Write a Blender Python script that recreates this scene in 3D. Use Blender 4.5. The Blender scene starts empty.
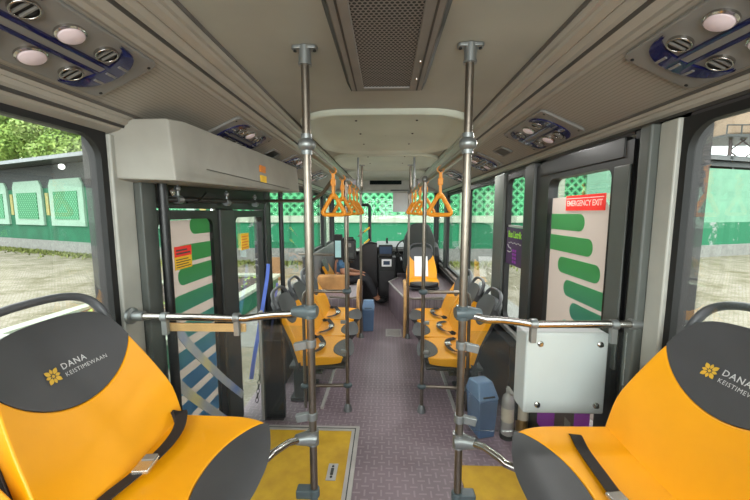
import bpy, bmesh, math, random
from mathutils import Vector, Matrix
random.seed(7)
C = bpy.context.scene.collection
PI = math.pi
H = 1.6                      # eye height above the bus floor
FL = -0.9                    # ground outside
XL, XR = -1.143, 1.05        # side wall planes
CZ = 2.203                   # ceiling

# ---------------------------------------------------------------- materials
def lin(c):
    c = c / 255.0
    return c / 12.92 if c <= 0.04045 else ((c + 0.055) / 1.055) ** 2.4
def rgb(t): return (lin(t[0]), lin(t[1]), lin(t[2]), 1)
def nt(name):
    m = bpy.data.materials.new(name); m.use_nodes = True
    t = m.node_tree; t.nodes.clear()
    o = t.nodes.new('ShaderNodeOutputMaterial')
    return m, t, o
def coords(t, scale=1.0, rot=(0, 0, 0), kind='Object'):
    tc = t.nodes.new('ShaderNodeTexCoord'); mp = t.nodes.new('ShaderNodeMapping')
    t.links.new(tc.outputs[kind], mp.inputs[0])
    mp.inputs['Scale'].default_value = (scale,) * 3 if not isinstance(scale, tuple) else scale
    mp.inputs['Rotation'].default_value = rot
    return mp.outputs[0]
def mat(name, c, rough=0.5, metal=0.0, var=0.06, nscale=6, bump=0.0, bscale=200, coat=0.0, emit=0, spec=0.5, c2=None):
    m, t, o = nt(name)
    b = t.nodes.new('ShaderNodeBsdfPrincipled'); t.links.new(b.outputs[0], o.inputs[0])
    b.inputs['Roughness'].default_value = rough; b.inputs['Metallic'].default_value = metal
    b.inputs['Coat Weight'].default_value = coat
    b.inputs['Specular IOR Level'].default_value = spec
    v = coords(t)
    n = t.nodes.new('ShaderNodeTexNoise'); n.inputs['Scale'].default_value = nscale; n.inputs['Detail'].default_value = 5
    t.links.new(v, n.inputs['Vector'])
    r = t.nodes.new('ShaderNodeValToRGB')
    base = rgb(c)
    if c2 is None:
        lo = tuple(max(0, x * (1 - 2.2 * var)) for x in base[:3]) + (1,); hi = tuple(min(1, x * (1 + 1.6 * var)) for x in base[:3]) + (1,)
    else: lo, hi = rgb(c2), base
    r.color_ramp.elements[0].color = lo; r.color_ramp.elements[1].color = hi
    r.color_ramp.elements[0].position = .3; r.color_ramp.elements[1].position = .7
    t.links.new(n.outputs[0], r.inputs[0]); t.links.new(r.outputs[0], b.inputs['Base Color'])
    if emit:
        t.links.new(r.outputs[0], b.inputs['Emission Color']); b.inputs['Emission Strength'].default_value = emit
    if bump:
        n2 = t.nodes.new('ShaderNodeTexNoise'); n2.inputs['Scale'].default_value = bscale; n2.inputs['Detail'].default_value = 3
        t.links.new(v, n2.inputs['Vector'])
        bp = t.nodes.new('ShaderNodeBump'); bp.inputs['Strength'].default_value = bump; bp.inputs['Distance'].default_value = .002
        t.links.new(n2.outputs[0], bp.inputs['Height']); t.links.new(bp.outputs[0], b.inputs['Normal'])
    return m
def glass_mat(name, tint=(1, 1, 1), refl=0.06, haze=0.0, rough=0.0):
    m, t, o = nt(name)
    tr = t.nodes.new('ShaderNodeBsdfTransparent'); tr.inputs[0].default_value = (*tint, 1)
    gl = t.nodes.new('ShaderNodeBsdfGlossy'); gl.inputs['Roughness'].default_value = rough
    lw = t.nodes.new('ShaderNodeLayerWeight'); lw.inputs[0].default_value = .25
    ma = t.nodes.new('ShaderNodeMath'); ma.operation = 'MULTIPLY_ADD'; ma.inputs[1].default_value = .35; ma.inputs[2].default_value = refl
    t.links.new(lw.outputs['Fresnel'], ma.inputs[0])
    mx = t.nodes.new('ShaderNodeMixShader'); t.links.new(ma.outputs[0], mx.inputs[0])
    t.links.new(tr.outputs[0], mx.inputs[1]); t.links.new(gl.outputs[0], mx.inputs[2])
    last = mx
    if haze:
        d = t.nodes.new('ShaderNodeBsdfDiffuse'); d.inputs[0].default_value = (.8, .85, .85, 1)
        m2 = t.nodes.new('ShaderNodeMixShader'); m2.inputs[0].default_value = haze
        t.links.new(mx.outputs[0], m2.inputs[1]); t.links.new(d.outputs[0], m2.inputs[2]); last = m2
    t.links.new(last.outputs[0], o.inputs[0])
    return m
def film_mat(name, c, c2=None, z0=0, z1=1, trans=.55):
    m, t, o = nt(name)
    d = t.nodes.new('ShaderNodeBsdfDiffuse'); tl = t.nodes.new('ShaderNodeBsdfTranslucent')
    mx = t.nodes.new('ShaderNodeMixShader'); mx.inputs[0].default_value = trans
    if c2 is not None:
        g = t.nodes.new('ShaderNodeNewGeometry'); sp = t.nodes.new('ShaderNodeSeparateXYZ'); t.links.new(g.outputs['Position'], sp.inputs[0])
        mr = t.nodes.new('ShaderNodeMapRange'); mr.inputs[1].default_value = z0; mr.inputs[2].default_value = z1
        t.links.new(sp.outputs[2], mr.inputs[0])
        r = t.nodes.new('ShaderNodeValToRGB'); r.color_ramp.elements[0].color = rgb(c2); r.color_ramp.elements[1].color = rgb(c)
        t.links.new(mr.outputs[0], r.inputs[0])
        t.links.new(r.outputs[0], d.inputs[0]); t.links.new(r.outputs[0], tl.inputs[0])
    else:
        d.inputs[0].default_value = rgb(c); tl.inputs[0].default_value = rgb(c)
    t.links.new(d.outputs[0], mx.inputs[1]); t.links.new(tl.outputs[0], mx.inputs[2]); t.links.new(mx.outputs[0], o.inputs[0])
    return m
def math_node(t, op, a, b=None, c=None):
    n = t.nodes.new('ShaderNodeMath'); n.operation = op
    for i, x in enumerate((a, b, c)):
        if x is None: continue
        if isinstance(x, (int, float)): n.inputs[i].default_value = x
        else: t.links.new(x, n.inputs[i])
    return n.outputs[0]

def floor_mat():
    m, t, o = nt('vinyl_floor')
    b = t.nodes.new('ShaderNodeBsdfPrincipled'); t.links.new(b.outputs[0], o.inputs[0])
    b.inputs['Roughness'].default_value = .42
    v = coords(t, 1.0)
    # basket weave of short raised dashes
    sp = t.nodes.new('ShaderNodeSeparateXYZ'); t.links.new(v, sp.inputs[0])
    S = 21.0
    x = math_node(t, 'MULTIPLY', sp.outputs[0], S); y = math_node(t, 'MULTIPLY', sp.outputs[1], S)
    ix = math_node(t, 'FLOOR', x); iy = math_node(t, 'FLOOR', y)
    fx = math_node(t, 'SUBTRACT', math_node(t, 'FRACT', x), .5); fy = math_node(t, 'SUBTRACT', math_node(t, 'FRACT', y), .5)
    par = math_node(t, 'PINGPONG', math_node(t, 'ADD', ix, iy), 1.0)
    ax = math_node(t, 'ABSOLUTE', fx); ay = math_node(t, 'ABSOLUTE', fy)
    h = math_node(t, 'MULTIPLY', math_node(t, 'LESS_THAN', ax, .47), math_node(t, 'LESS_THAN', ay, .11))
    w = math_node(t, 'MULTIPLY', math_node(t, 'LESS_THAN', ay, .47), math_node(t, 'LESS_THAN', ax, .11))
    dash = math_node(t, 'ADD', math_node(t, 'MULTIPLY', h, par), math_node(t, 'MULTIPLY', w, math_node(t, 'SUBTRACT', 1.0, par)))
    n = t.nodes.new('ShaderNodeTexNoise'); n.inputs['Scale'].default_value = 1.7; n.inputs['Detail'].default_value = 6; t.links.new(v, n.inputs['Vector'])
    r = t.nodes.new('ShaderNodeValToRGB'); t.links.new(n.outputs[0], r.inputs[0])
    r.color_ramp.elements[0].position = .3; r.color_ramp.elements[0].color = rgb((114, 99, 106)); r.color_ramp.elements[1].position = .7; r.color_ramp.elements[1].color = rgb((138, 122, 130))
    mx = t.nodes.new('ShaderNodeMix'); mx.data_type = 'RGBA'
    t.links.new(math_node(t, 'MULTIPLY', dash, .27), mx.inputs[0]); t.links.new(r.outputs[0], mx.inputs[6]); mx.inputs[7].default_value = rgb((190, 174, 178))
    t.links.new(mx.outputs[2], b.inputs['Base Color'])
    bp = t.nodes.new('ShaderNodeBump'); bp.inputs['Strength'].default_value = .25; bp.inputs['Distance'].default_value = .002
    t.links.new(dash, bp.inputs['Height']); t.links.new(bp.outputs[0], b.inputs['Normal'])
    return m
def perforated_mat():
    m, t, o = nt('perforated_metal')
    b = t.nodes.new('ShaderNodeBsdfPrincipled'); t.links.new(b.outputs[0], o.inputs[0]); b.inputs['Roughness'].default_value = .55
    v = coords(t, 1.0); sp = t.nodes.new('ShaderNodeSeparateXYZ'); t.links.new(v, sp.inputs[0])
    px, py = 0.0150, 0.0130
    y = math_node(t, 'DIVIDE', sp.outputs[1], py); iy = math_node(t, 'FLOOR', y)
    off = math_node(t, 'MULTIPLY', math_node(t, 'PINGPONG', iy, 1.0), .5)
    x = math_node(t, 'ADD', math_node(t, 'DIVIDE', sp.outputs[0], px), off)
    fx = math_node(t, 'MULTIPLY', math_node(t, 'SUBTRACT', math_node(t, 'FRACT', x), .5), px)
    fy = math_node(t, 'MULTIPLY', math_node(t, 'SUBTRACT', math_node(t, 'FRACT', y), .5), py)
    d = math_node(t, 'SQRT', math_node(t, 'ADD', math_node(t, 'MULTIPLY', fx, fx), math_node(t, 'MULTIPLY', fy, fy)))
    hole = math_node(t, 'LESS_THAN', d, .0053)
    mx = t.nodes.new('ShaderNodeMix'); mx.data_type = 'RGBA'; t.links.new(hole, mx.inputs[0])
    mx.inputs[6].default_value = rgb((118, 114, 110)); mx.inputs[7].default_value = rgb((6, 6, 6))
    t.links.new(mx.outputs[2], b.inputs['Base Color'])
    return m
def rib_mat(name, c, axis=0, freq=95):
    m, t, o = nt(name)
    b = t.nodes.new('ShaderNodeBsdfPrincipled'); t.links.new(b.outputs[0], o.inputs[0]); b.inputs['Roughness'].default_value = .45
    v = coords(t, 1.0); sp = t.nodes.new('ShaderNodeSeparateXYZ'); t.links.new(v, sp.inputs[0])
    s = math_node(t, 'PINGPONG', math_node(t, 'MULTIPLY', sp.outputs[axis], freq), .5)
    s2 = math_node(t, 'GREATER_THAN', s, .36)
    mx = t.nodes.new('ShaderNodeMix'); mx.data_type = 'RGBA'; t.links.new(s2, mx.inputs[0])
    mx.inputs[6].default_value = rgb(c); mx.inputs[7].default_value = rgb(tuple(x * .88 for x in c))
    t.links.new(mx.outputs[2], b.inputs['Base Color'])
    bp = t.nodes.new('ShaderNodeBump'); bp.inputs['Strength'].default_value = .3; bp.inputs['Distance'].default_value = .002; bp.invert = True
    t.links.new(s2, bp.inputs['Height']); t.links.new(bp.outputs[0], b.inputs['Normal'])
    return m
def lattice_mat(name, light, dark, cell=.30, u=0, hole=None):
    """diagonal lattice of light bars over dark openings, in the object's own x/z or y/z plane"""
    m, t, o = nt(name)
    b = t.nodes.new('ShaderNodeBsdfPrincipled'); t.links.new(b.outputs[0], o.inputs[0]); b.inputs['Roughness'].default_value = .8
    v = coords(t, 1.0); sp = t.nodes.new('ShaderNodeSeparateXYZ'); t.links.new(v, sp.inputs[0])
    a = math_node(t, 'DIVIDE', math_node(t, 'ADD', sp.outputs[u], sp.outputs[2]), cell)
    c = math_node(t, 'DIVIDE', math_node(t, 'SUBTRACT', sp.outputs[u], sp.outputs[2]), cell)
    fa = math_node(t, 'ABSOLUTE', math_node(t, 'SUBTRACT', math_node(t, 'FRACT', a), .5)); fc = math_node(t, 'ABSOLUTE', math_node(t, 'SUBTRACT', math_node(t, 'FRACT', c), .5))
    mxm = math_node(t, 'MAXIMUM', fa, fc)
    bar = math_node(t, 'GREATER_THAN', mxm, .36)
    core = math_node(t, 'LESS_THAN', mxm, .2)
    m1 = t.nodes.new('ShaderNodeMix'); m1.data_type = 'RGBA'; t.links.new(bar, m1.inputs[0]); m1.inputs[6].default_value = rgb(dark); m1.inputs[7].default_value = rgb(light)
    m2 = t.nodes.new('ShaderNodeMix'); m2.data_type = 'RGBA'; t.links.new(core, m2.inputs[0]); t.links.new(m1.outputs[2], m2.inputs[6]); m2.inputs[7].default_value = rgb(hole or dark)
    t.links.new(m2.outputs[2], b.inputs['Base Color'])
    return m
def peel_mat(name, c, c2, thr=.58, sc=.9):
    m, t, o = nt(name)
    b = t.nodes.new('ShaderNodeBsdfPrincipled'); t.links.new(b.outputs[0], o.inputs[0]); b.inputs['Roughness'].default_value = .85
    v = coords(t, 1.0); n = t.nodes.new('ShaderNodeTexNoise'); n.inputs['Scale'].default_value = sc; n.inputs['Detail'].default_value = 8; n.inputs['Roughness'].default_value = .7
    t.links.new(v, n.inputs['Vector'])
    r = t.nodes.new('ShaderNodeValToRGB'); t.links.new(n.outputs[0], r.inputs[0])
    r.color_ramp.elements[0].position = thr; r.color_ramp.elements[0].color = rgb(c)
    r.color_ramp.elements[1].position = thr + .04; r.color_ramp.elements[1].color = rgb(c2)
    t.links.new(r.outputs[0], b.inputs['Base Color'])
    return m
def ground_mat():
    m, t, o = nt('paver_ground')
    b = t.nodes.new('ShaderNodeBsdfPrincipled'); t.links.new(b.outputs[0], o.inputs[0]); b.inputs['Roughness'].default_value = .95
    b.inputs['Specular IOR Level'].default_value = .15
    v = coords(t, 1.0)
    br = t.nodes.new('ShaderNodeTexBrick'); t.links.new(v, br.inputs['Vector']); br.inputs['Scale'].default_value = 4.5
    br.inputs['Color1'].default_value = rgb(ext((208, 198, 184))); br.inputs['Color2'].default_value = rgb(ext((186, 176, 164))); br.inputs['Mortar'].default_value = rgb(ext((160, 156, 132))); br.inputs['Mortar Size'].default_value = .045
    n = t.nodes.new('ShaderNodeTexNoise'); n.inputs['Scale'].default_value = .8; n.inputs['Detail'].default_value = 12; n.inputs['Roughness'].default_value = .78; t.links.new(v, n.inputs['Vector'])
    r = t.nodes.new('ShaderNodeValToRGB'); t.links.new(n.outputs[0], r.inputs[0]); r.color_ramp.elements[0].position = .44; r.color_ramp.elements[1].position = .60
    mx = t.nodes.new('ShaderNodeMix'); mx.data_type = 'RGBA'; t.links.new(r.outputs[0], mx.inputs[0]); t.links.new(br.outputs[0], mx.inputs[6]); mx.inputs[7].default_value = rgb(ext((138, 132, 104)))
    t.links.new(mx.outputs[2], b.inputs['Base Color'])
    return m
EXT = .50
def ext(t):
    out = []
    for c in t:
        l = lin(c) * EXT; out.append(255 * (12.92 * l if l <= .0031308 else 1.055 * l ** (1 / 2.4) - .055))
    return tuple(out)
def facing_mat(name, c, c2): return mat(name, c, .7, var=.2, nscale=3, c2=c2)

M = {}
M['floor'] = floor_mat()
M['ceiling'] = mat('ceiling_vinyl', (158, 157, 146), .5, var=.06, nscale=2)
M['mold'] = mat('moulding_grey', (156, 151, 141), .28, var=.04)
M['mold_dark'] = mat('shadow_line_and_dark_trim', (52, 49, 46), .5)
M['duct'] = rib_mat('ribbed_duct', (150, 145, 135), 0, 75)
M['groove'] = mat('groove_and_shadow_line', (84, 80, 75), .5)
M['duct_plain'] = mat('plain_duct', (140, 132, 121), .45)
M['vent'] = mat('vent_plastic', (122, 120, 116), .42, var=.04)
M['navy'] = mat('navy_gloss', (22, 24, 74), .15, coat=.6)
M['lamp'] = mat('lamp_diffuser', (206, 190, 194), .3, emit=.10, var=.03)
M['chrome'] = mat('chrome', (186, 182, 178), .2, 1.0, var=.02)
M['steel'] = mat('brushed_steel', (128, 120, 110), .34, .9, var=.05, nscale=30)
M['clampg'] = mat('cast_clamp_grey', (138, 142, 142), .38, .7, var=.06)
M['joint'] = mat('joint_plastic', (72, 84, 88), .38)
M['black'] = mat('black_paint', (15, 15, 16), .4)
M['rubber'] = mat('black_rubber', (12, 12, 13), .6)
M['dark'] = mat('dark_panel', (44, 42, 44), .3)
M['frame'] = mat('dark_grey_frame', (50, 53, 51), .45)
M['pillar'] = mat('pillar_light', (168, 168, 160), .45, var=.05)
M['pillar_dark'] = mat('pillar_grey', (84, 88, 84), .5, var=.05)
M['wall'] = mat('wall_grey', (120, 118, 118), .5)
M['wall_dark'] = mat('wall_dark', (64, 60, 62), .5)
M['cover'] = mat('cover_grey', (152, 149, 140), .45, var=.04)
M['yellow'] = mat('yellow_vinyl', (234, 158, 4), .42, var=.025, nscale=4, bump=.12, bscale=500)
M['grey'] = mat('charcoal_vinyl', (64, 64, 66), .5, var=.05, bump=.15, bscale=500)
M['shell'] = mat('seat_shell', (44, 43, 45), .45)
M['handle'] = mat('handle_grey', (78, 79, 82), .45)
M['belt'] = mat('belt_webbing', (26, 25, 27), .7, bump=.5, bscale=600)
M['buckle'] = mat('buckle_silver', (206, 204, 198), .25, .85)
M['gold'] = mat('emblem_gold', (206, 164, 52), .5)
M['print'] = mat('print_white', (196, 196, 196), .6)
M['strap'] = mat('strap_orange', (224, 140, 22), .45)
M['hatch'] = mat('hatch_yellow', (214, 172, 40), .6, var=.18, nscale=9, c2=(188, 146, 34))
M['alu'] = mat('aluminium', (186, 182, 178), .42, .3, var=.06)
M['boxw'] = mat('box_white', (214, 216, 218), .4, var=.02)
M['wood'] = mat('pale_wood', (204, 160, 104), .55, var=.12, nscale=12)
M['glass'] = glass_mat('window_glass', (.95, .98, .96), .035)
M['windscreen'] = glass_mat('windscreen_glass', (.95, .98, .96), .004)
M['tint'] = glass_mat('smoked_glass', (.45, .47, .45), .05)
M['acrylic'] = glass_mat('acrylic', (.93, .95, .94), .004, .008)
M['film'] = film_mat('white_film', (214, 204, 198), trans=.6)
M['stripes'] = film_mat('stripe_film', (132, 210, 150), (134, 184, 218), .65, 1.3, trans=.75)
M['purple'] = mat('purple_sticker', (146, 48, 170), .5)
M['brown'] = mat('brown_panel', (78, 64, 62), .5)
M['plum'] = mat('plum_sticker', (70, 44, 86), .5)
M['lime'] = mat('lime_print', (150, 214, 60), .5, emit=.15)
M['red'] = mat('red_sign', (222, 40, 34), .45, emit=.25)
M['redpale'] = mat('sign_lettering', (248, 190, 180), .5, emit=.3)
M['binblue'] = mat('bin_blue', (86, 112, 146), .45)
M['binlid'] = mat('bin_lid_blue', (110, 138, 172), .4)
M['screen'] = mat('screen_pale', (150, 186, 188), .2, emit=.25)
M['screenblue'] = mat('screen_dark_blue', (54, 70, 96), .2)
M['white'] = mat('white_paper', (236, 234, 236), .7, var=.02)
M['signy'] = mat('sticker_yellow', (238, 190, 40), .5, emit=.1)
M['orange'] = mat('sticker_orange', (230, 134, 30), .5)
M['skin'] = mat('skin', (178, 124, 96), .5)
M['shirt'] = mat('shirt_blue', (62, 96, 128), .8, var=.2, nscale=30)
M['trouser'] = mat('trouser_dark', (36, 36, 42), .85)
M['hair'] = mat('hair_black', (20, 18, 18), .6)
M['ribbon'] = mat('ribbon_blue', (104, 136, 206), .6, c2=(206, 196, 150), nscale=3)
M['ribbond'] = mat('ribbon_deep_blue', (84, 110, 196), .6)
M['ribbonp'] = mat('ribbon_violet', (110, 110, 168), .6)
M['mint'] = mat('mint_paint', ext((150, 212, 178)), .8, var=.06, nscale=1.2)
M['mint_pale'] = mat('pale_mint_paint', ext((190, 228, 204)), .8, var=.04)
M['green'] = mat('green_paint', ext((22, 128, 88)), .8, var=.10, nscale=1)
M['green_peel'] = peel_mat('peeling_green_paint', ext((40, 150, 104)), ext((196, 206, 200)))
M['cream'] = mat('cream_paint', ext((208, 220, 196)), .8)
M['concrete'] = mat('concrete', ext((178, 178, 172)), .9, var=.08)
M['roofdark'] = mat('roof_dark', (50, 54, 54), .8)
M['roofedge'] = mat('roof_edge', ext((186, 192, 196)), .6)
M['lat'] = lattice_mat('lattice_green', ext((120, 226, 160)), ext((40, 160, 94)), .40, 0, ext((4, 70, 44)))
M['lat2'] = lattice_mat('lattice_window', ext((30, 136, 84)), ext((110, 206, 148)), .26, 0, ext((140, 220, 170)))
M['louver'] = mat('louvre_ochre', ext((206, 196, 120)), .8)
M['ground'] = ground_mat()
M['grass'] = mat('grass_blades', ext((150, 160, 80)), .9, var=.2)
M['leaf'] = mat('leaf_green', ext((206, 236, 120)), .8, c2=ext((120, 168, 60)), nscale=1.5)
M['leaf2'] = mat('leaf_light', ext((228, 246, 156)), .8, c2=ext((146, 190, 84)), nscale=1.5)
M['trunk'] = mat('bark', (150, 112, 84), .9)
M['soil'] = mat('soil', ext((92, 78, 70)), .95, var=.3, nscale=10)
M['tank'] = mat('tank_beige', ext((196, 168, 140)), .7)
M['tealscr'] = mat('display_dark', (12, 24, 24), .7, spec=.1)
M['vault_lit'] = mat('vault_panel_lit', (194, 200, 186), .45, var=.05, nscale=2)  # paler green-grey than the ceiling: window light at the front painted in
M['header'] = mat('header_grey', (168, 168, 160), .45)
M['brass'] = mat('brass', (190, 150, 84), .3, .8)
M['stickwhite'] = mat('sticker_pale', (222, 210, 190), .5)
M['perf'] = perforated_mat()

# ---------------------------------------------------------------- mesh builder
WORLD = {}
class MB:
    def __init__(s): s.v = []; s.f = []
    def add(s, vs, fs):
        n = len(s.v); s.v += [Vector(p) for p in vs]; s.f += [tuple(i + n for i in f) for f in fs]; return s
    def box(s, x0, x1, y0, y1, z0, z1, M4=None):
        vs = [Vector(p) for p in ((x0,y0,z0),(x1,y0,z0),(x1,y1,z0),(x0,y1,z0),(x0,y0,z1),(x1,y0,z1),(x1,y1,z1),(x0,y1,z1))]
        if M4 is not None: vs = [M4 @ p for p in vs]
        return s.add(vs, [(0,3,2,1),(4,5,6,7),(0,1,5,4),(1,2,6,5),(2,3,7,6),(3,0,4,7)])
    def tube(s, path, r, n=12, flat=1.0, caps=True, up=None):
        path = [Vector(p) for p in path]; rs = r if isinstance(r, (list, tuple)) else [r] * len(path)
        rings = []; prev = None
        for i, p in enumerate(path):
            d = (path[min(i + 1, len(path) - 1)] - path[max(i - 1, 0)]).normalized()
            if prev is None:
                a = Vector(up) if up else (Vector((0, 0, 1)) if abs(d.z) < .9 else Vector((1, 0, 0)))
            else: a = prev
            a = (a - d * a.dot(d)).normalized(); prev = a; b = d.cross(a)
            rings.append([p + (a * math.cos(2 * PI * k / n) + b * math.sin(2 * PI * k / n) * flat) * rs[i] for k in range(n)])
        vs = [q for R in rings for q in R]; fs = []
        for i in range(len(path) - 1):
            for k in range(n): fs.append((i*n+k, i*n+(k+1)%n, (i+1)*n+(k+1)%n, (i+1)*n+k))
        if caps: fs.append(tuple(range(n - 1, -1, -1))); fs.append(tuple((len(path) - 1) * n + k for k in range(n)))
        return s.add(vs, fs)
    def ring(s, path, r, n=10, flat=1.0, nrm=None):
        """closed tube; nrm fixes the frame"""
        path = [Vector(p) for p in path]; m = len(path); vs = []; fs = []; N = Vector(nrm)
        for i, p in enumerate(path):
            d = (path[(i + 1) % m] - path[i - 1]).normalized(); a = N; b = d.cross(a)
            vs += [p + a * math.cos(2 * PI * k / n) * r * flat + b * math.sin(2 * PI * k / n) * r for k in range(n)]
        for i in range(m):
            j = (i + 1) % m
            for k in range(n): fs.append((i*n+k, i*n+(k+1)%n, j*n+(k+1)%n, j*n+k))
        return s.add(vs, fs)
    def cyl(s, a, b, r, r2=None, n=20): return s.tube([a, b], [r, r if r2 is None else r2], n)
    def lathe(s, prof, org=(0, 0, 0), axis='z', n=24):
        vs = []; fs = []; o = Vector(org)
        for (r, h) in prof:
            for k in range(n):
                c, q = math.cos(2*PI*k/n) * r, math.sin(2*PI*k/n) * r
                vs.append(o + Vector((c, q, h) if axis == 'z' else (h, c, q) if axis == 'x' else (q, h, c)))
        for i in range(len(prof) - 1):
            for k in range(n): fs.append((i*n+k, i*n+(k+1)%n, (i+1)*n+(k+1)%n, (i+1)*n+k))
        fs.append(tuple(range(n - 1, -1, -1))); fs.append(tuple((len(prof)-1)*n+k for k in range(n)))
        return s.add(vs, fs)
    def sphere(s, c, r, sc=(1, 1, 1), n=16):
        prof = [(max(1e-4, math.sin(PI * i / 10)), -math.cos(PI * i / 10)) for i in range(11)]
        k = len(s.v); s.lathe(prof, n=n)
        for i in range(k, len(s.v)): v = s.v[i]; s.v[i] = Vector((c[0]+v.x*r*sc[0], c[1]+v.y*r*sc[1], c[2]+v.z*r*sc[2]))
        return s
    def prism(s, poly, fn, d0, d1):
        """poly (u,v) extruded from depth d0 to d1; fn(u,v,d)->xyz"""
        n = len(poly); vs = [fn(u, v, d0) for u, v in poly] + [fn(u, v, d1) for u, v in poly]
        fs = [tuple(range(n - 1, -1, -1)), tuple(range(n, 2 * n))] + [(i, (i+1) % n, n + (i+1) % n, n + i) for i in range(n)]
        return s.add(vs, fs)
    def band(s, outer, inner, fn, d0, d1):
        n = len(outer); vs = [fn(*p, d0) for p in outer] + [fn(*p, d0) for p in inner] + [fn(*p, d1) for p in outer] + [fn(*p, d1) for p in inner]
        fs = []
        for i in range(n):
            j = (i + 1) % n
            fs += [(i, j, n+j, n+i), (2*n+j, 2*n+i, 3*n+i, 3*n+j), (j, i, 2*n+i, 2*n+j), (n+i, n+j, 3*n+j, 3*n+i)]
        return s.add(vs, fs)
    def grid(s, fn, nu, nv):
        vs = [fn(i / nu, j / nv) for j in range(nv + 1) for i in range(nu + 1)]
        fs = [(j*(nu+1)+i, j*(nu+1)+i+1, (j+1)*(nu+1)+i+1, (j+1)*(nu+1)+i) for j in range(nv) for i in range(nu)]
        return s.add(vs, fs)
    def slab(s, fn, fb, nu, nv):
        """closed shell between the surface fn and the surface fb"""
        k = len(s.v); s.grid(fn, nu, nv); k2 = len(s.v); s.grid(fb, nu, nv)
        w = nu + 1; nf = nu * nv
        s.f[-nf:] = [tuple(reversed(f)) for f in s.f[-nf:]]
        edge = [i for i in range(nu)] ; fs = []
        loop = [i for i in range(w)] + [j * w + nu for j in range(1, nv + 1)] + [nv * w + i for i in range(nu - 1, -1, -1)] + [j * w for j in range(nv - 1, 0, -1)]
        for a, b in zip(loop, loop[1:] + loop[:1]): fs.append((k + b, k + a, k2 + a, k2 + b))
        s.f += fs
        return s
    def build(s, name, m, parent=None, bevel=0, seg=2, smooth=35, local=False, sub=0):
        me = bpy.data.meshes.new(name)
        if parent is not None:
            W = WORLD.get(parent.name, Matrix()); vs = s.v if local else [W.inverted() @ v for v in s.v]; org = None
        else:
            xs = [v.x for v in s.v]; ys = [v.y for v in s.v]; zs = [v.z for v in s.v]
            org = Vector(((min(xs)+max(xs))/2, (min(ys)+max(ys))/2, min(zs))); vs = [v - org for v in s.v]
        me.from_pydata([tuple(v) for v in vs], [], s.f); me.materials.append(m)
        b = bmesh.new(); b.from_mesh(me); bmesh.ops.recalc_face_normals(b, faces=b.faces); b.to_mesh(me); b.free()
        if smooth:
            for p in me.polygons: p.use_smooth = True
            me.set_sharp_from_angle(angle=math.radians(smooth))
        o = bpy.data.objects.new(name, me); C.objects.link(o)
        if parent is not None:
            o.parent = parent; WORLD[o.name] = WORLD.get(parent.name, Matrix())
        else: o.location = org; WORLD[o.name] = Matrix.Translation(org)
        if bevel:
            md = o.modifiers.new('bevel', 'BEVEL'); md.width = bevel; md.segments = seg; md.limit_method = 'ANGLE'; md.angle_limit = math.radians(40)
            md.harden_normals = True
        if sub:
            md = o.modifiers.new('sub', 'SUBSURF'); md.levels = sub; md.render_levels = sub
        return o
def tag(o, label, cat, group=None, kind=None):
    if label: o['label'] = label
    if cat: o['category'] = cat
    if group: o['group'] = group
    if kind: o['kind'] = kind
    return o
def thing(name, loc, label, cat, group=None, rotz=0, M4=None):
    o = bpy.data.objects.new(name, None); C.objects.link(o); o.empty_display_size = .05
    W = M4 if M4 is not None else Matrix.Translation(loc) @ Matrix.Rotation(rotz, 4, 'Z')
    o.matrix_world = W; WORLD[o.name] = W
    return tag(o, label, cat, group)
def move(o, W): o.matrix_world = W; WORLD[o.name] = W
def copy_tree(o, W=None, label=None, group=None, parent=None):
    c = o.copy(); C.objects.link(c)
    if parent is not None: c.parent = parent
    if W is not None: c.matrix_world = W
    if label: c['label'] = label
    if group: c['group'] = group
    for ch in list(o.children): copy_tree(ch, parent=c)
    return c
def struct(o, cat=None): o['kind'] = 'structure'; return o
def sb(name, m, *boxes, bevel=0, parent=None):
    b = MB()
    for x in boxes: b.box(*x)
    o = b.build(name, m, parent, bevel=bevel)
    return struct(o) if parent is None else o
def rrect(u0, u1, v0, v1, r, n=6):
    """rounded rectangle; r = one radius or four (lower-left, lower-right, upper-right, upper-left)"""
    r = r if isinstance(r, (tuple, list)) else (r,) * 4
    pts = []
    for (cu, cv, a0, q) in ((u0 + r[0], v0 + r[0], PI, 0), (u1 - r[1], v0 + r[1], 1.5 * PI, 1), (u1 - r[2], v1 - r[2], 0, 2), (u0 + r[3], v1 - r[3], .5 * PI, 3)):
        for k in range(n + 1):
            a = a0 + .5 * PI * k / n; pts.append((cu + math.cos(a) * r[q], cv + math.sin(a) * r[q]))
    return pts
def onx(X): return lambda u, v, d: Vector((X + d, u, v))
def ony(Y): return lambda u, v, d: Vector((u, Y + d, v))
def onz(Z): return lambda u, v, d: Vector((u, v, Z + d))
def text_mb(txt, size, fn, extr=.0008, bold=0.0, align='LEFT', spacing=1.0):
    """lettering as mesh; fn(u,v,d) maps it on its surface"""
    cu = bpy.data.curves.new('lettering', 'FONT'); cu.body = txt; cu.size = size; cu.align_x = align; cu.offset = bold; cu.space_character = spacing
    cu.resolution_u = 2
    o = bpy.data.objects.new('lettering', cu); C.objects.link(o)
    dg = bpy.context.evaluated_depsgraph_get(); me = bpy.data.meshes.new_from_object(o.evaluated_get(dg))
    vs = [fn(v.co.x, v.co.y, extr) for v in me.vertices]; fs = [tuple(p.vertices) for p in me.polygons]
    bpy.data.objects.remove(o); bpy.data.curves.remove(cu); bpy.data.meshes.remove(me)
    b = MB(); b.add(vs, fs); return b

# ================================================================ SETTING
YB, YF = -1.35, 7.15      # rear end, windscreen plane
sb('floor', M['floor'], (XL - .02, XR + .02, YB, YF, -.06, 0))
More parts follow.
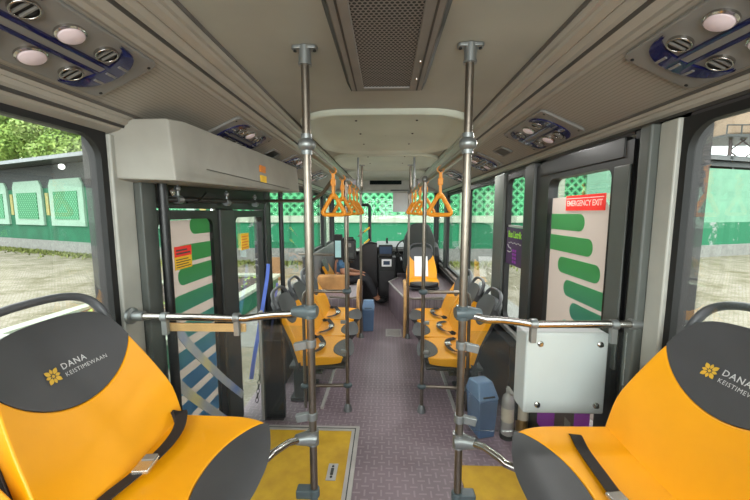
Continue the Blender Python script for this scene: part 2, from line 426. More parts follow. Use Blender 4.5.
# --- ceiling
def ceil_z(x, y): return CZ
b = MB(); b.grid(lambda u, v: Vector((-.60 + 1.19 * u, YB + (6.40 - YB) * v, CZ)), 4, 8); b.build('ceiling', M['ceiling'])['kind'] = 'structure'
for y0, y1 in ((2.07, 3.49), (3.56, 4.74), (4.81, 6.30)):      # pressed panels with rounded corners
    rr = rrect(-.585, .575, y0, y1, .34, 14); cx, cyy = -.005, (y0 + y1) / 2
    b = MB(); n = len(rr); rings = [(1.0, -.001), (.985, -.028), (.95, -.034), (.91, -.016), (.80, -.004), (.5, -.002), (.01, -.002)]
    vs = []; fs = []
    for k, (q, dz) in enumerate(rings):
        for (x, y) in rr:
            ex = (1 - q); d = Vector((x - cx, y - cyy)); L = Vector((.58, (y1 - y0) / 2))
            vs.append((cx + d.x * (1 - ex * .58 / L.x), cyy + d.y * (1 - ex * .58 / L.y) if q > .5 else cyy + d.y * q, CZ + dz))
    for k in range(len(rings) - 1):
        for i in range(n): fs.append((k*n+i, k*n+(i+1) % n, (k+1)*n+(i+1) % n, (k+1)*n+i))
    b.add(vs, fs); struct(b.build('ceiling_panel', M['vault_lit'], smooth=60))
for y in (2.32, 2.7, 3.1, 3.8, 4.3):
    for x in (-.2, .2):
        struct(MB().lathe([(.008, 0), (.008, -.004), (.004, -.006)], (x, y, CZ - .003), n=10).build('ceiling_trim', M['mold_dark']))
# --- cove mouldings and ducts, one swept profile per side
def sweep(name, m, prof, y0, y1):
    b = MB(); n = len(prof)
    b.add([Vector((x, y0, z)) for x, z in prof] + [Vector((x, y1, z)) for x, z in prof], [(i, i + 1, n + i + 1, n + i) for i in range(n - 1)])
    return struct(b.build(name, m, smooth=20))
for side, sx, w in (('left', -1, 0), ('right', 1, -.03)):
    def q(pts): return [(sx * (x + w * (1 if x < 1 else 1)), z) for x, z in pts]
    sweep('trim_%d' % (1 if sx < 0 else 2), M['groove'], q([(.596, CZ + .01), (.602, CZ - .012), (.609, CZ - .012)]), YB, 6.6)
    sweep('trim_%d' % (3 if sx < 0 else 4), M['mold'], q([(.602, CZ + .004), (.606, CZ - .016), (.615, CZ - .026), (.63, CZ - .026), (.637, CZ - .035), (.66, CZ - .045), (.668, CZ - .04), (.672, CZ - .046), (.684, CZ - .058), (.70, CZ - .062), (.705, CZ - .052)]), YB, 6.6)
    sweep('trim_%d' % (5 if sx < 0 else 6), M['groove'], q([(.70, CZ - .05), (.715, CZ - .045), (.722, CZ - .066)]), YB, 6.6)
    sweep('trim_%d' % (7 if sx < 0 else 8), M['mold'], q([(.716, CZ - .066), (.735, CZ - .084), (.752, CZ - .084), (.764, CZ - .094), (.77, CZ - .088)]), YB, 6.6)
    sweep('trim_%d' % (9 if sx < 0 else 10), M['duct'], q([(.768, 2.112), (1.030, 1.993)]), YB, 6.6)
    xe = (1.143 if sx < 0 else 1.08)
    sweep('trim_%d' % (11 if sx < 0 else 12), M['mold'], q([(1.036, 1.984), (1.044, 1.972), (1.052, 1.972), (1.058, 1.958), (1.070, 1.950)] ), YB, 6.6)
    sweep('trim_%d' % (36 if sx < 0 else 37), M['groove'], q([(1.029, 1.994), (1.029, 1.985), (1.037, 1.983)]), YB, 6.6)  # dark strip, its colour draws the shadow line below the duct
    sweep('trim_%d' % (38 if sx < 0 else 39), M['mold_dark'], q([(1.069, 1.951), (1.072, 1.940), (1.082, 1.941)]), YB, 6.6)  # second shadow line painted as a dark strip between the mouldings
    sweep('trim_%d' % (40 if sx < 0 else 41), M['mold'], q([(1.081, 1.941), (1.09, 1.932), (xe - .012, 1.918), (xe + .01, 1.905)]), YB, 6.6)
# --- side walls with openings (Y spans)
def wallx(X, d): return (X, X + d) if d > 0 else (X + d, X)
ol = wallx(XL, -.08); orr = wallx(XR, .08)
def lbox(y0, y1, z0, z1): return (ol[0], ol[1], y0, y1, z0, z1)
def rbox(y0, y1, z0, z1): return (orr[0], orr[1], y0, y1, z0, z1)
sb('wall_left', M['wall_dark'], lbox(YB, 1.36, 0, .93), lbox(3.20, 4.9, 0, .56), lbox(4.9, YF, 0, .95), lbox(YB, YF, 1.905, 2.25), lbox(1.365, 1.6, 0, 1.91), lbox(3.12, 3.22, 0, 1.9))
sb('wall_right', M['wall_dark'], rbox(YB, 1.25, 0, .93), rbox(2.32, 2.5, 0, 1.95), rbox(2.50, YF, 0, .62), rbox(YB, YF, 1.91, 2.25), rbox(1.25, 1.52, 0, 1.95))
sb('wall_back', M['wall'], (XL - .08, XR + .08, YB - .06, YB, -.06, .95), (XL - .08, XR + .08, YB - .06, YB, 1.95, 2.25), (XL - .08, XL + .12, YB - .06, YB, .95, 1.95), (XR - .12, XR + .08, YB - .06, YB, .95, 1.95))
# lining panels under the side windows, and pillars
sb('trim_13', M['pillar'], (XL, XL + .030, 1.375, 1.49, .0, 1.915), bevel=.008)
sb('trim_14', M['pillar_dark'], (XL, XL + .06, 1.49, 1.585, .0, 1.92), bevel=.006)
sb('trim_15', M['pillar'], (XR - .03, XR, 1.262, 1.345, 0, 1.93), bevel=.008)
sb('trim_42', M['black'], (XR - .02, XR + .01, 1.405, 1.48, 0, 1.93))
sb('trim_16', M['pillar_dark'], (XR - .06, XR, 1.345, 1.405, 0, 1.93), bevel=.01)
sb('trim_17', M['frame'], (XR - .05, XR, 2.38, 2.53, 0, 1.93), bevel=.006)
sb('trim_18', M['pillar_dark'], (XR - .05, XR, 2.96, 3.22, .62, 1.93), bevel=.01)
sb('trim_19', M['pillar_dark'], (XR - .05, XR, 4.3, 4.52, .62, 1.93), bevel=.01)
sb('trim_20', M['pillar_dark'], (XR - .05, XR, 5.75, 5.95, .62, 1.93), bevel=.01)
sb('trim_21', M['frame'], (XL, XL + .04, 3.10, 3.20, 0, 1.92), bevel=.01)
sb('trim_22', M['pillar_dark'], (XL, XL + .05, 4.95, 5.15, .5, 1.93), bevel=.01)
sb('trim_23', M['pillar_dark'], (XL, XL + .05, 6.0, 6.22, .9, 1.93), bevel=.01)
# silver sills
sb('trim_24', M['alu'], (XL, XL + .05, 3.32, 4.95, .55, .585), (XL, XL + .03, 3.32, 4.95, .47, .49), bevel=.005)
sb('trim_25', M['alu'], (XR - .05, XR, 2.53, 6.9, .615, .65), (XR - .03, XR, 2.53, 6.9, .54, .555), bevel=.005)
sb('trim_26', M['wall'], (XL, XL + .06, 5.1, YF, .0, .98), bevel=.01)
sb('baseboard_left', M['alu'], (-.53, -.505, 2.60, 4.15, 0, .02))
sb('baseboard_right', M['alu'], (.55, .575, 2.60, 4.15, 0, .02))
# --- windows: rubber frame with rounded corners, and pane
nwin = 0
def window(X, y0, y1, z0, z1, border=.045, r=.07, depth=.03, inward=1, m='rubber', g='glass'):
    global nwin; nwin += 1
    b = MB(); n = 6
    b.band(rrect(y0 - border, y1 + border, z0 - border, z1 + border, .004, n), rrect(y0, y1, z0, z1, r, n), onx(X), -.01 * inward, depth * inward)
    f = struct(b.build('window_%d' % nwin, M[m]))
    p = MB(); p.prism(rrect(y0 - .01, y1 + .01, z0 - .01, z1 + .01, r, n), onx(X - .012 * inward), 0, .004 * inward)
    p.build('pane', M[g], f)
    return f
window(XL, -1.15, 1.345, .97, 1.895, r=.09, border=.03, depth=.014)
window(XR, -1.15, 1.235, .97, 1.895, r=.09, inward=-1, border=.03, depth=.014)
window(XR, 2.575, 2.925, .70, 1.87, r=.05, inward=-1, border=.04)
window(XR, 3.26, 4.26, .70, 1.87, r=.05, inward=-1, border=.04)
window(XR, 4.56, 5.71, .70, 1.87, r=.05, inward=-1, border=.04)
window(XR, 5.99, 6.95, .70, 1.87, r=.05, inward=-1, border=.04)
window(XL, 3.26, 4.91, .62, 1.86, r=.05, border=.04)
window(XL, 5.19, 5.96, 1.02, 1.86, r=.05, border=.04)
window(XL, 6.26, 6.98, 1.02, 1.86, r=.05, border=.04)
# transom of the small sliding window on the right
sb('trim_27', M['alu'], (XR - .012, XR + .004, 2.575, 2.925, 1.475, 1.492))
# rear window and windscreen
nwin += 1
b = MB(); b.band(rrect(XL + .05, XR - .05, .93, 1.97, .004), rrect(XL + .12, XR - .12, .98, 1.92, .08), ony(YB), -.01, .03); f = struct(b.build('window_%d' % nwin, M['rubber']))
b = MB(); b.prism(rrect(XL + .11, XR - .11, .97, 1.93, .08), ony(YB - .012), 0, .004); b.build('pane', M['glass'], f)
nwin += 1
b = MB(); b.band(rrect(XL - .05, XR + .05, .70, 2.1, .004), rrect(XL + .05, XR - .05, .78, 2.03, .10), ony(YF), -.02, .04); f = struct(b.build('window_%d' % nwin, M['rubber']))
b = MB(); b.prism(rrect(XL + .04, XR - .04, .77, 2.04, .10), ony(YF), 0, .005); b.build('pane', M['windscreen'], f)
sb('wall_front', M['wall_dark'], (XL - .08, XR + .08, YF - .02, YF + .06, -.06, .74), (XL - .08, XR + .08, YF - .02, YF + .06, 2.06, 2.3))
# front header with the display
sb('trim_28', M['header'], (-.56, .58, 6.35, 6.62, 1.985, 2.22), bevel=.02)
sb('trim_29', M['mold'], (XL, XR, 6.6, 7.1, 1.99, 2.10))
t = thing('information_display', (0, 6.34, 2.05), 'long black information display set in the grey header above the windscreen', 'display')
MB().box(-.36, .34, 6.325, 6.35, 2.075, 2.19).build('frame', M['header'], t, bevel=.008)
MB().box(-.30, .28, 6.315, 6.326, 2.10, 2.178).build('screen', M['tealscr'], t)
o = sb('header_grab_bar', M['black'], (.08, .42, 6.30, 6.34, 1.985, 2.005), bevel=.006); del o['kind']; tag(o, 'short black bar under the grey header above the windscreen', 'bar')

# ================================================================ LEFT DOOR
sb('trim_30', M['black'], (XL - .05, XL + .03, 1.585, 3.12, 1.62, 1.80), bevel=.006)
def door_leaf(name, y0, y1, z0, z1, gz0, gz1, gl, gr):
    b = MB(); fn = onx(XL); n = 6
    out = rrect(y0, y1, z0, z1, .004, n); inn = rrect(y0 + gl, y1 - gr, gz0, gz1, .05, n)
    b.band(out, inn, fn, -.02, .025); f = struct(b.build(name, M['black']))
    p = MB(); p.prism(rrect(y0 + gl - .01, y1 - gr + .01, gz0 - .01, gz1 + .01, .05, n), onx(XL - .004), 0, .004); p.build('pane', M['glass'], f)
    return f
d1 = door_leaf('door_1', 1.59, 2.24, -.25, 1.61, -.12, 1.56, .045, .075)
b = MB(); b.prism([(1.70, -.10), (2.16, -.10), (2.16, 1.555), (1.70, 1.555)], onx(XL + .003), 0, .001); b.build('livery_film', M['film'], d1)
b = MB()
for z, y0, y1 in ((1.52, 1.94, 2.16), (1.365, 1.80, 2.16), (1.24, 1.80, 2.16), (1.09, 1.74, 2.16), (.93, 1.80, 2.16), (.775, 1.70, 2.16), (.62, 1.74, 2.16), (.47, 1.70, 2.16), (.32, 1.78, 2.16), (.17, 1.70, 2.16)):
    b.prism(rrect(y0, y1, z - .05, z + .05, (.049, .005, .005, .049)), onx(XL + .0045), 0, .001)
b.build('livery_stripes', M['stripes'], d1)
b = MB(); b.box(XL + .007, XL + .009, 1.775, 1.935, 1.285, 1.412); s = b.build('warning_sticker', M['signy'], d1)
b = MB(); b.box(XL + .009, XL + .0095, 1.775, 1.935, 1.355, 1.412); b.build('sticker_heading', M['red'], s)
b = MB()
for k in range(4): b.box(XL + .009, XL + .0097, 1.785, 1.92 - .02 * (k % 2), 1.295 + .014 * k, 1.300 + .014 * k)
for k in range(2): b.box(XL + .0097, XL + .0102, 1.79, 1.92 - .03 * k, 1.368 + .018 * k, 1.377 + .018 * k)
b.build('sticker_lettering', M['brown'], s)
sb('trim_31', M['frame'], (XL - .01, XL + .04, 2.245, 2.46, -.25, 1.62), bevel=.012)
d2 = door_leaf('door_2', 2.465, 3.10, -.25, 1.61, -.15, 1.56, .035, .055)
b = MB(); b.box(XL + .007, XL + .009, 2.62, 2.77, 1.30, 1.43); s = b.build('warning_sticker', M['signy'], d2)
b = MB()
for k in range(5): b.box(XL + .009, XL + .0097, 2.63, 2.76 - .02 * (k % 2), 1.312 + .022 * k, 1.322 + .022 * k)
b.build('sticker_lettering', M['orange'], s)
# floor of the step well just outside the flat floor
# door operating gear above the leaves
t = thing('door_mechanism', (XL + .08, 2.3, 1.66), 'black door operating rod with silver clamps above the glazed left doors', 'door mechanism')
MB().tube([(XL + .07, 1.60, 1.66), (XL + .07, 3.05, 1.69)], .014, 10).build('rod', M['black'], t)
for y in (1.74, 2.28, 2.78):
    b = MB(); b.cyl((XL + .07, y - .02, 1.663), (XL + .07, y + .02, 1.663), .022); b.cyl((XL + .07, y, 1.663), (XL + .07, y, 1.74), .008); b.sphere((XL + .07, y, 1.72), .016)
    b.build('clamp', M['clampg'], t)
b = MB(); b.lathe([(.02, 0), (.02, .02), (.008, .025)], (XL + .05, 1.70, 1.70), axis='x'); b.build('bolt', M['chrome'], t)
b = MB(); b.tube([(XL + .08, 1.80, 1.65), (XL + .09, 1.9, 1.66), (XL + .08, 2.0, 1.71)], .006, 8); b.build('cable', M['black'], t)
# cover box over the door gear
t = thing('door_mechanism_cover', (-.95, 2.3, 1.73), 'long pale grey cover box above the left doors carrying two orange stickers', 'cover')
b = MB()
prof = [(1.385, 1.11, -1.135), (1.47, 1.0, -.90), (1.52, 1.0, -.845)]
secs = [(-1.13, 1.395, 1.738, 1.975), (-.885, 1.43, 1.732, 1.985), (-.853, 1.50, 1.730, 1.99), (-.85, 3.35, 1.79, 2.03), (-1.05, 3.42, 1.79, 2.03)]
vs = []
for (x, y, z0, z1) in secs: vs += [(x, y, z0), (x - .02 * (1 if x > -1 else 0), y, z1)]
bk = [(-1.14, 1.395 if i == 0 else y, z0 if k == 0 else z1) for i, (x, y, z0, z1) in enumerate(secs) for k in (0, 1)]
n = len(secs); fs = []
for i in range(n - 1): fs += [(2*i, 2*i+2, 2*i+3, 2*i+1), (2*i, 2*n+2*i, 2*n+2*i+2, 2*i+2), (2*i+1, 2*i+3, 2*n+2*i+3, 2*n+2*i+1)]
fs += [(0, 1, 2*n+1, 2*n), (2*n-2, 4*n-2, 4*n-1, 2*n-1)]
b.add(vs + bk, fs); b.build('cover_shell', M['cover'], t, bevel=.008)
MB().box(-.8515, -.849, 1.62, 3.0, 1.80, 1.803).build('seam', M['mold_dark'], t)
for z, mm in ((1.872, 'orange'), (1.805, 'signy')):
    s = MB().box(-.8615, -.8485 if z < 1.85 else -.853, 2.33, 2.43, z, z + .045).build('warning_sticker', M[mm], t)
# vertical door poles
for y, x, l in ((1.585, -1.05, 'black vertical door bar beside the rear left pillar'), (3.22, -1.0, 'black vertical door bar at the far side of the open left doorway')):
    b = MB(); b.tube([(x, y, .0), (x, y, 1.80)], .022, 14); tag(b.build('door_bar', M['black']), l, 'bar', 'door bars')

# ================================================================ RIGHT EMERGENCY DOOR
sb('trim_32', M['black'], (XR - .035, XR + .02, 1.52, 2.32, 1.83, 1.92), bevel=.006)
b = MB(); b.band(rrect(1.47, 2.38, .02, 1.90, .004), rrect(1.60, 2.20, .22, 1.80, .05), onx(XR), -.03, .03); d3 = struct(b.build('door_3', M['black']))
b = MB(); b.prism(rrect(1.59, 2.21, .21, 1.81, .05), onx(XR), 0, .004); b.build('pane', M['glass'], d3)
arc = [(2.19, .55)] + [(2.19, 1.685)] + [(1.76 - .16 * math.sin(a), 1.50 + .185 * math.cos(a)) for a in [i * PI / 2 / 8 for i in range(9)]] + [(1.60, .55)]
b = MB(); b.prism(arc, onx(XR - .004), 0, .001); b.build('livery_film', M['film'], d3)
b = MB()
for z, y0, y1 in ((1.542, 1.83, 2.19), (1.415, 1.745, 2.19), (1.29, 1.67, 2.08), (1.165, 1.605, 2.0), (1.05, 1.605, 1.92), (.93, 1.605, 2.0), (.81, 1.61, 2.08), (.69, 1.7, 2.19)):
    b.prism(rrect(y0, y1, z - .047, z + .047, (.046, .046 if y1 < 2.15 else .004, .046 if y1 < 2.15 else .004, .046)), onx(XR - .0055), 0, .001)
b.build('livery_stripes', M['stripes'], d3)
for y0, y1, mm in ((1.95, 2.17, 'purple'), (1.75, 1.95, 'brown'), (1.62, 1.75, 'purple')):
    MB().box(XR - .036, XR - .0345, y0, y1, .20, .62).build('lower_sticker', M[mm], d3)
MB().box(XR - .037, XR - .036, 1.78, 1.84, .38, .45, None).build('paper_tag', M['vent'], d3)
b = MB(); b.box(XR - .040, XR - .028, 1.475, 1.575, .9, 1.80); b.build('door_stile', M['pillar_dark'], d3, bevel=.01)
# red sign
s = thing('emergency_exit_sign', (XR - .01, 1.84, 1.61), 'red EMERGENCY EXIT sign on the glass of the right-hand door', 'sign')
MB().box(XR - .012, XR - .006, 1.665, 2.015, 1.608, 1.69).build('sign_board', M['red'], s)
b = text_mb('EMERGENCY EXIT', .043, lambda u, v, d: Vector((XR - .0135, 1.84 - u, 1.633 + v)), align='CENTER', spacing=.92, bold=.0006); b.build('lettering', M['redpale'], s)
MB().box(XR - .0135, XR - .012, 1.672, 2.008, 1.672, 1.676).build('sign_border', M['redpale'], s)
# small bus sticker on the sliding window
s = thing('window_sticker', (XR - .02, 2.72, 1.17), 'dark plum sticker lettered Bus Listrik on the narrow right window', 'sticker')
MB().box(XR - .022, XR - .018, 2.565, 2.935, 1.17, 1.472).build('sticker_sheet', M['plum'], s)
b = text_mb('Bus Listrik', .074, lambda u, v, d: Vector((XR - .0235, 2.885 - u, 1.395 + v)), bold=.002, spacing=.9); b.build('lettering', M['lime'], s)
b = text_mb('a', .03, lambda u, v, d: Vector((XR - .0235, 2.91 - u, 1.43 + v))); b.build('lettering', M['print'], s)
b = MB()
for k in range(7): b.box(XR - .0235, XR - .023, 2.84 - .038 * k, 2.87 - .038 * k, 1.343 + .006 * (k % 2), 1.351 + .006 * (k % 2))
b.tube([(XR - .0235, 2.89, 1.33), (XR - .0235, 2.86, 1.31), (XR - .0235, 2.82, 1.305), (XR - .0235, 2.79, 1.285), (XR - .0235, 2.84, 1.27), (XR - .0235, 2.89, 1.275)], .004, 6)
b.build('line_drawing', M['print'], s)
b = MB()
for i in range(4):
    for j in range(2): b.box(XR - .0235, XR - .023, 2.70 + .045 * j, 2.735 + .045 * j, 1.19 + .03 * i, 1.21 + .03 * i)
b.build('printed_blocks', M['purple'], s)

# ================================================================ CEILING GRILLE
t = thing('ceiling_air_grille', (0, .7, 2.16), 'dark perforated air grille hanging from the middle of the ceiling', 'air grille')
GX = .165
b = MB(); b.band(rrect(-GX, GX, -.45, 1.675, .012), rrect(-.105, .105, -.40, 1.635, .004), onz(2.165), 0, .036); b.build('frame', mat('grille_frame', (116, 112, 107), .5), t, bevel=.004)
MB().box(-.106, .106, -.405, 1.64, 2.172, 2.178).build('perforated_sheet', M['perf'], t)
b = MB()
for s in (-1, 1): b.box(s * .140 - .0035, s * .140 + .0035, -.44, 1.665, 2.1635, 2.168)
b.build('side_groove', M['mold_dark'], t)
b = MB()
for s in (-1, 1):
    b.add([(s*GX, -.45, 2.165), (s*(GX+.03), -.45, 2.201), (s*GX, -.45, 2.201), (s*GX, 1.675, 2.165), (s*(GX+.02), 1.675, 2.201), (s*GX, 1.675, 2.201)], [(0,1,4,3),(0,2,1),(3,4,5)])
b.build('side_flange', M['frame'], t)
for y in (1.36, 1.53): MB().lathe([(.006, 0), (.005, -.003)], (.128, y, 2.165), n=10).build('screw', M['chrome'], t)

# ================================================================ OVERHEAD VENT UNITS
def make_vent():
    r = thing('overhead_vent_panel', (0, 0, 0), 'x', 'air vent', 'overhead vent panels')
    b = MB(); b.prism(rrect(-.275, .275, -.124, .124, .03), onz(0), -.002, .014); b.build('panel', M['vent'], r, bevel=.006, local=True)
    # local x along the bus, y outwards, z = out of the panel (down into the cabin)
    for q in (-1, 1):
        out = [(q * (.115 + .105 * math.sin(a) ** .7), -.112 * math.cos(a)) for a in [PI * i / 16 for i in range(17)]]
        inn = [(q * (.115 + .050 * math.sin(a)), -.106 * math.cos(a)) for a in [PI * i / 16 for i in range(16, -1, -1)]]
        b = MB(); n = 17
        vs = [(x, y, .013) for x, y in out] + [(x, y, .013) for x, y in inn[::-1]] + [(x, y, .021) for x, y in out] + [(x, y, .021) for x, y in inn[::-1]]
        fs = []
        for i in range(n - 1): fs += [(2*n+i, 2*n+i+1, 3*n+i+1, 3*n+i), (i, i+1, 2*n+i+1, 2*n+i), (n+i, n+i+1, 3*n+i+1, 3*n+i)]
        b.add(vs, fs); b.build('trim_cap', M['navy'], r, local=True)
        for y in (-.045, 0, .045): MB().box(q * .175 if q > 0 else -.212, q * .175 if q < 0 else .212, y - .004, y + .004, .0205, .024).build('cap_rib', M['vent'], r, local=True)
    b = MB()
    for s in (-1, 1): b.box(-.17, .17, s * .018 - .005, s * .018 + .005, .013, .022)
    b.build('trim_rail', M['navy'], r, local=True)
    b = MB(); b.box(-.17, .17, -.012, .012, .013, .018); b.build('centre_rail', M['vent'], r, local=True)
    for y in (-.060, .064):
        b = MB(); b.lathe([(.036, .012), (.036, .020), (.032, .024), (.030, .022)], (0, y, 0), n=28); k = b.build('lamp_ring', M['chrome'], r, local=True)
        b = MB(); b.lathe([(.031, .018), (.029, .026), (.018, .031), (.001, .032)], (0, y, 0), n=28); b.build('lamp_lens', M['lamp'], k, local=True)
        for x in (-.115, .115):
            yy = y + (.0 if y < 0 else .0)
            b = MB(); b.band([(x + .031 * math.cos(a), yy + .031 * math.sin(a)) for a in [2*PI*i/28 for i in range(28)]], [(x + .0255 * math.cos(a), yy + .0255 * math.sin(a)) for a in [2*PI*i/28 for i in range(28)]], onz(0), .012, .024)
            k = b.build('nozzle', M['chrome'], r, local=True, bevel=.002)
            b = MB(); b.lathe([(.026, .012), (.026, .0165)], (x, yy, 0), n=24); b.build('nozzle_throat', M['rubber'], k, local=True)
            b = MB()
            for q in (-.009, .009): b.box(x + q - .0025, x + q + .0025, yy - .024, yy + .024, .016, .022)
            b.build('nozzle_slat', M['vent'], k, local=True)
    for x in (-.255, .255):
        for y in (-.095, .095): MB().lathe([(.005, .013), (.005, .016)], (x, y, 0), n=10).build('screw', M['rubber'], r, local=True)
    return r
def vent_matrix(side, yc):
    # local axes -> bus frame
    if side == 'left': o = Vector((-.893, yc, 2.056)); yv = Vector((-.262, 0, -.119)).normalized()
    else: o = Vector((.869, yc, 2.0525)); yv = Vector((.262, 0, -.119)).normalized()
    xv = Vector((0, 1, 0)); zv = xv.cross(yv)
    if zv.z > 0: xv = -xv; zv = xv.cross(yv)
    m4 = Matrix((xv, yv, zv)).transposed().to_4x4(); m4.translation = o + zv * .001; return m4
V0 = make_vent(); first = True
ords = {0: 'nearest', 1: 'second', 2: 'third', 3: 'fourth and farthest'}
for side, ys in (('left', (.925, 2.11, 3.28, 4.42)), ('right', (.905, 2.02, 3.2, 4.34))):
    for k, y in enumerate(ys):
        lab = '%s overhead panel of lamps and round air nozzles along the %s ceiling duct' % (ords[k], side)
        if first: move(V0, vent_matrix(side, y)); V0['label'] = lab; first = False
        else: copy_tree(V0, vent_matrix(side, y), lab)
for side, y in (('left', 2.70), ('right', 2.63)):
    m4 = vent_matrix(side, y)
    r = thing('ceiling_speaker', (0, 0, 0), 'small dark speaker grille on the %s ceiling duct between two vent panels' % side, 'speaker', 'duct speakers')
    b = MB(); b.band(rrect(-.10, .10, -.05, .05, .02), rrect(-.085, .085, -.038, .038, .012), onz(0), -.001, .012); b.build('frame', M['vent'], r, local=True, bevel=.003)
    b = MB(); b.prism(rrect(-.086, .086, -.039, .039, .012), onz(0), -.001, .006); b.build('grille', M['frame'], r, local=True)
    move(r, m4)

# ================================================================ POLES AND RAILS
def main_pole(sx, l):
    x = .30 * sx + (.002 if sx > 0 else 0); y = 1.31
    t = thing('grab_pole', (x, y, 0), l, 'pole', 'grab poles')
    MB().cyl((x, y, 0), (x, y, CZ), .0155, n=20).build('pole', M['steel'], t)
    b = MB(); b.cyl((x, y, CZ - .065), (x, y, CZ - .002), .0225, n=24); b.lathe([(.025, 0), (.025, .008)], (x, y, CZ - .068)); b.build('ceiling_socket', M['clampg'], t)
    b = MB(); b.prism(rrect(x - .048, x + .048, y - .018, y + .018, .014), onz(CZ - .014), 0, .013); k = b.build('ceiling_flange', M['clampg'], t, bevel=.003)
    for s in (-1, 1): MB().lathe([(.006, 0), (.006, -.005)], (x + s * .036, y, CZ - .014), n=10).build('screw', M['rubber'], k)
    b = MB(); b.sphere((x, y, 1.852), .034, (1, 1, .82), 20); b.cyl((x, y, 1.815), (x, y, 1.89), .021); b.build('ball_joint', M['clampg'], t)
    MB().lathe([(.05, 0), (.05, .008), (.022, .02), (.02, .05)], (x, y, 0)).build('foot', M['clampg'], t)
    return t
main_pole(-1, 'nearest left steel grab pole from ceiling to floor by the glazed doors')
main_pole(1, 'nearest right steel grab pole from ceiling to floor by the white box')
def far_pole(x, y, z1, l, top=True):
    t = thing('grab_pole', (x, y, 0), l, 'pole', 'grab poles')
    MB().cyl((x, y, 0), (x, y, z1), .015, n=16).build('pole', M['steel'], t)
    MB().lathe([(.034, 0), (.034, .012), (.026, .045), (.02, .06)], (x, y, 0)).build('foot', M['clampg'], t)
    if top: MB().sphere((x, y, z1), .026, n=14).build('rail_clamp', M['clampg'], t)
    return t
far_pole(-.304, 2.59, 1.842, 'steel pole at the near end of the left bench seats')
far_pole(.290, 2.59, 1.842, 'steel pole at the near end of the right bench seats')
far_pole(-.312, 4.20, 1.842, 'steel pole at the far left panel below the strap rail end')
far_pole(.280, 4.20, 1.842, 'steel pole at the far right panel below the strap rail end')
for s, l in ((-1, 'left'), (1, 'right')):
    x = .312 * s
    t = thing('strap_rail', (x, 2.8, 1.842), 'overhead steel rail carrying the orange hanging straps on the %s' % l, 'rail', 'strap rails')
    MB().tube([(x, 1.31, 1.846), (x, 4.25, 1.842), (x, 4.40, 1.86), (x, 4.46, 1.92), (x, 4.46, CZ - .01 - .0)], .0145, 14).build('rail', M['steel'], t)
    MB().lathe([(.04, -.012), (.04, 0)], (x, 4.46, ceil_z(x, 4.4)), n=16).build('ceiling_flange', M['clampg'], t)
    MB().cyl((x, 3.86, 1.842), (x, 3.86, ceil_z(x, 3.9)), .012, n=12).build('hanger', M['clampg'], t)
# door-side curved rail from wall to pole near the ceiling
b = MB(); b.tube([(XL + .05, 3.08, 1.70), (-.75, 3.05, 1.70), (-.62, 2.95, 1.71), (-.5, 2.75, 1.76), (-.42, 2.66, 1.84)], .015, 12)
tag(b.build('curved_grab_rail', M['steel']), 'short curved steel rail running from the left door head towards the strap rail', 'rail')

# hanging straps
def make_strap():
    r = thing('hanging_strap', (0, 0, 0), 'x', 'hanging strap', 'hanging straps')
    b = MB(); b.band([(-.0 + .021 * math.cos(a), .021 * math.sin(a)) for a in [2*PI*i/16 for i in range(16)]], [(.0165 * math.cos(a), .0165 * math.sin(a)) for a in [2*PI*i/16 for i in range(16)]], lambda u, v, d: Vector((u, d, v)), -.014, .014); b.build('rail_loop', M['strap'], r, local=True)
    MB().box(-.008, .008, -.013, .013, -.140, -.018).build('webbing', M['strap'], r, local=True, bevel=.002)
    MB().box(-.014, .014, -.016, .016, -.088, -.048).build('webbing_clip', M['strap'], r, local=True, bevel=.004)
    tri = [(0, -.150, .022), (.058, -.265, .016), (-.058, -.265, .016)]
    P = []
    cor = [Vector((0, -.128)), Vector((.074, -.258)), Vector((-.074, -.258))]
    for i in range(3):
        a, c, d = cor[i - 1], cor[i], cor[(i + 1) % 3]; r_ = .03
        p0 = c + (a - c).normalized() * r_; p1 = c + (d - c).normalized() * r_
        for k in range(6):
            q = k / 5; P.append((1-q)**2 * p0 + 2*q*(1-q) * c + q*q * p1)
        nxt = d + (c - d).normalized() * r_
        for k in (1, 2): P.append(p1 + (nxt - p1) * k / 3)
    MB().ring([(p.x, 0, p.y) for p in P], .0125, 10, nrm=(0, 1, 0)).build('triangular_handle', M['strap'], r, local=True)
    MB().sphere((0, 0, -.146), .018, (1, .9, 1.1), 12).build('handle_hub', M['strap'], r, local=True)
    return r
S0 = make_strap(); first = True
for side, sx, ys in (('left', -1, (2.03, 2.46, 2.95, 3.32, 3.68)), ('right', 1, (2.0, 2.70, 3.18, 3.66, 4.08))):
    for k, y in enumerate(ys):
        lab = '%s orange triangular hand strap hanging from the %s overhead rail' % (('nearest', 'second', 'third', 'fourth', 'fifth and farthest')[k], side)
        W = Matrix.Translation((.312 * sx, y, 1.842)) @ Matrix.Rotation(random.uniform(-.12, .12), 4, 'Z')
        if first: move(S0, W); S0['label'] = lab; first = False
        else: copy_tree(S0, W, lab)

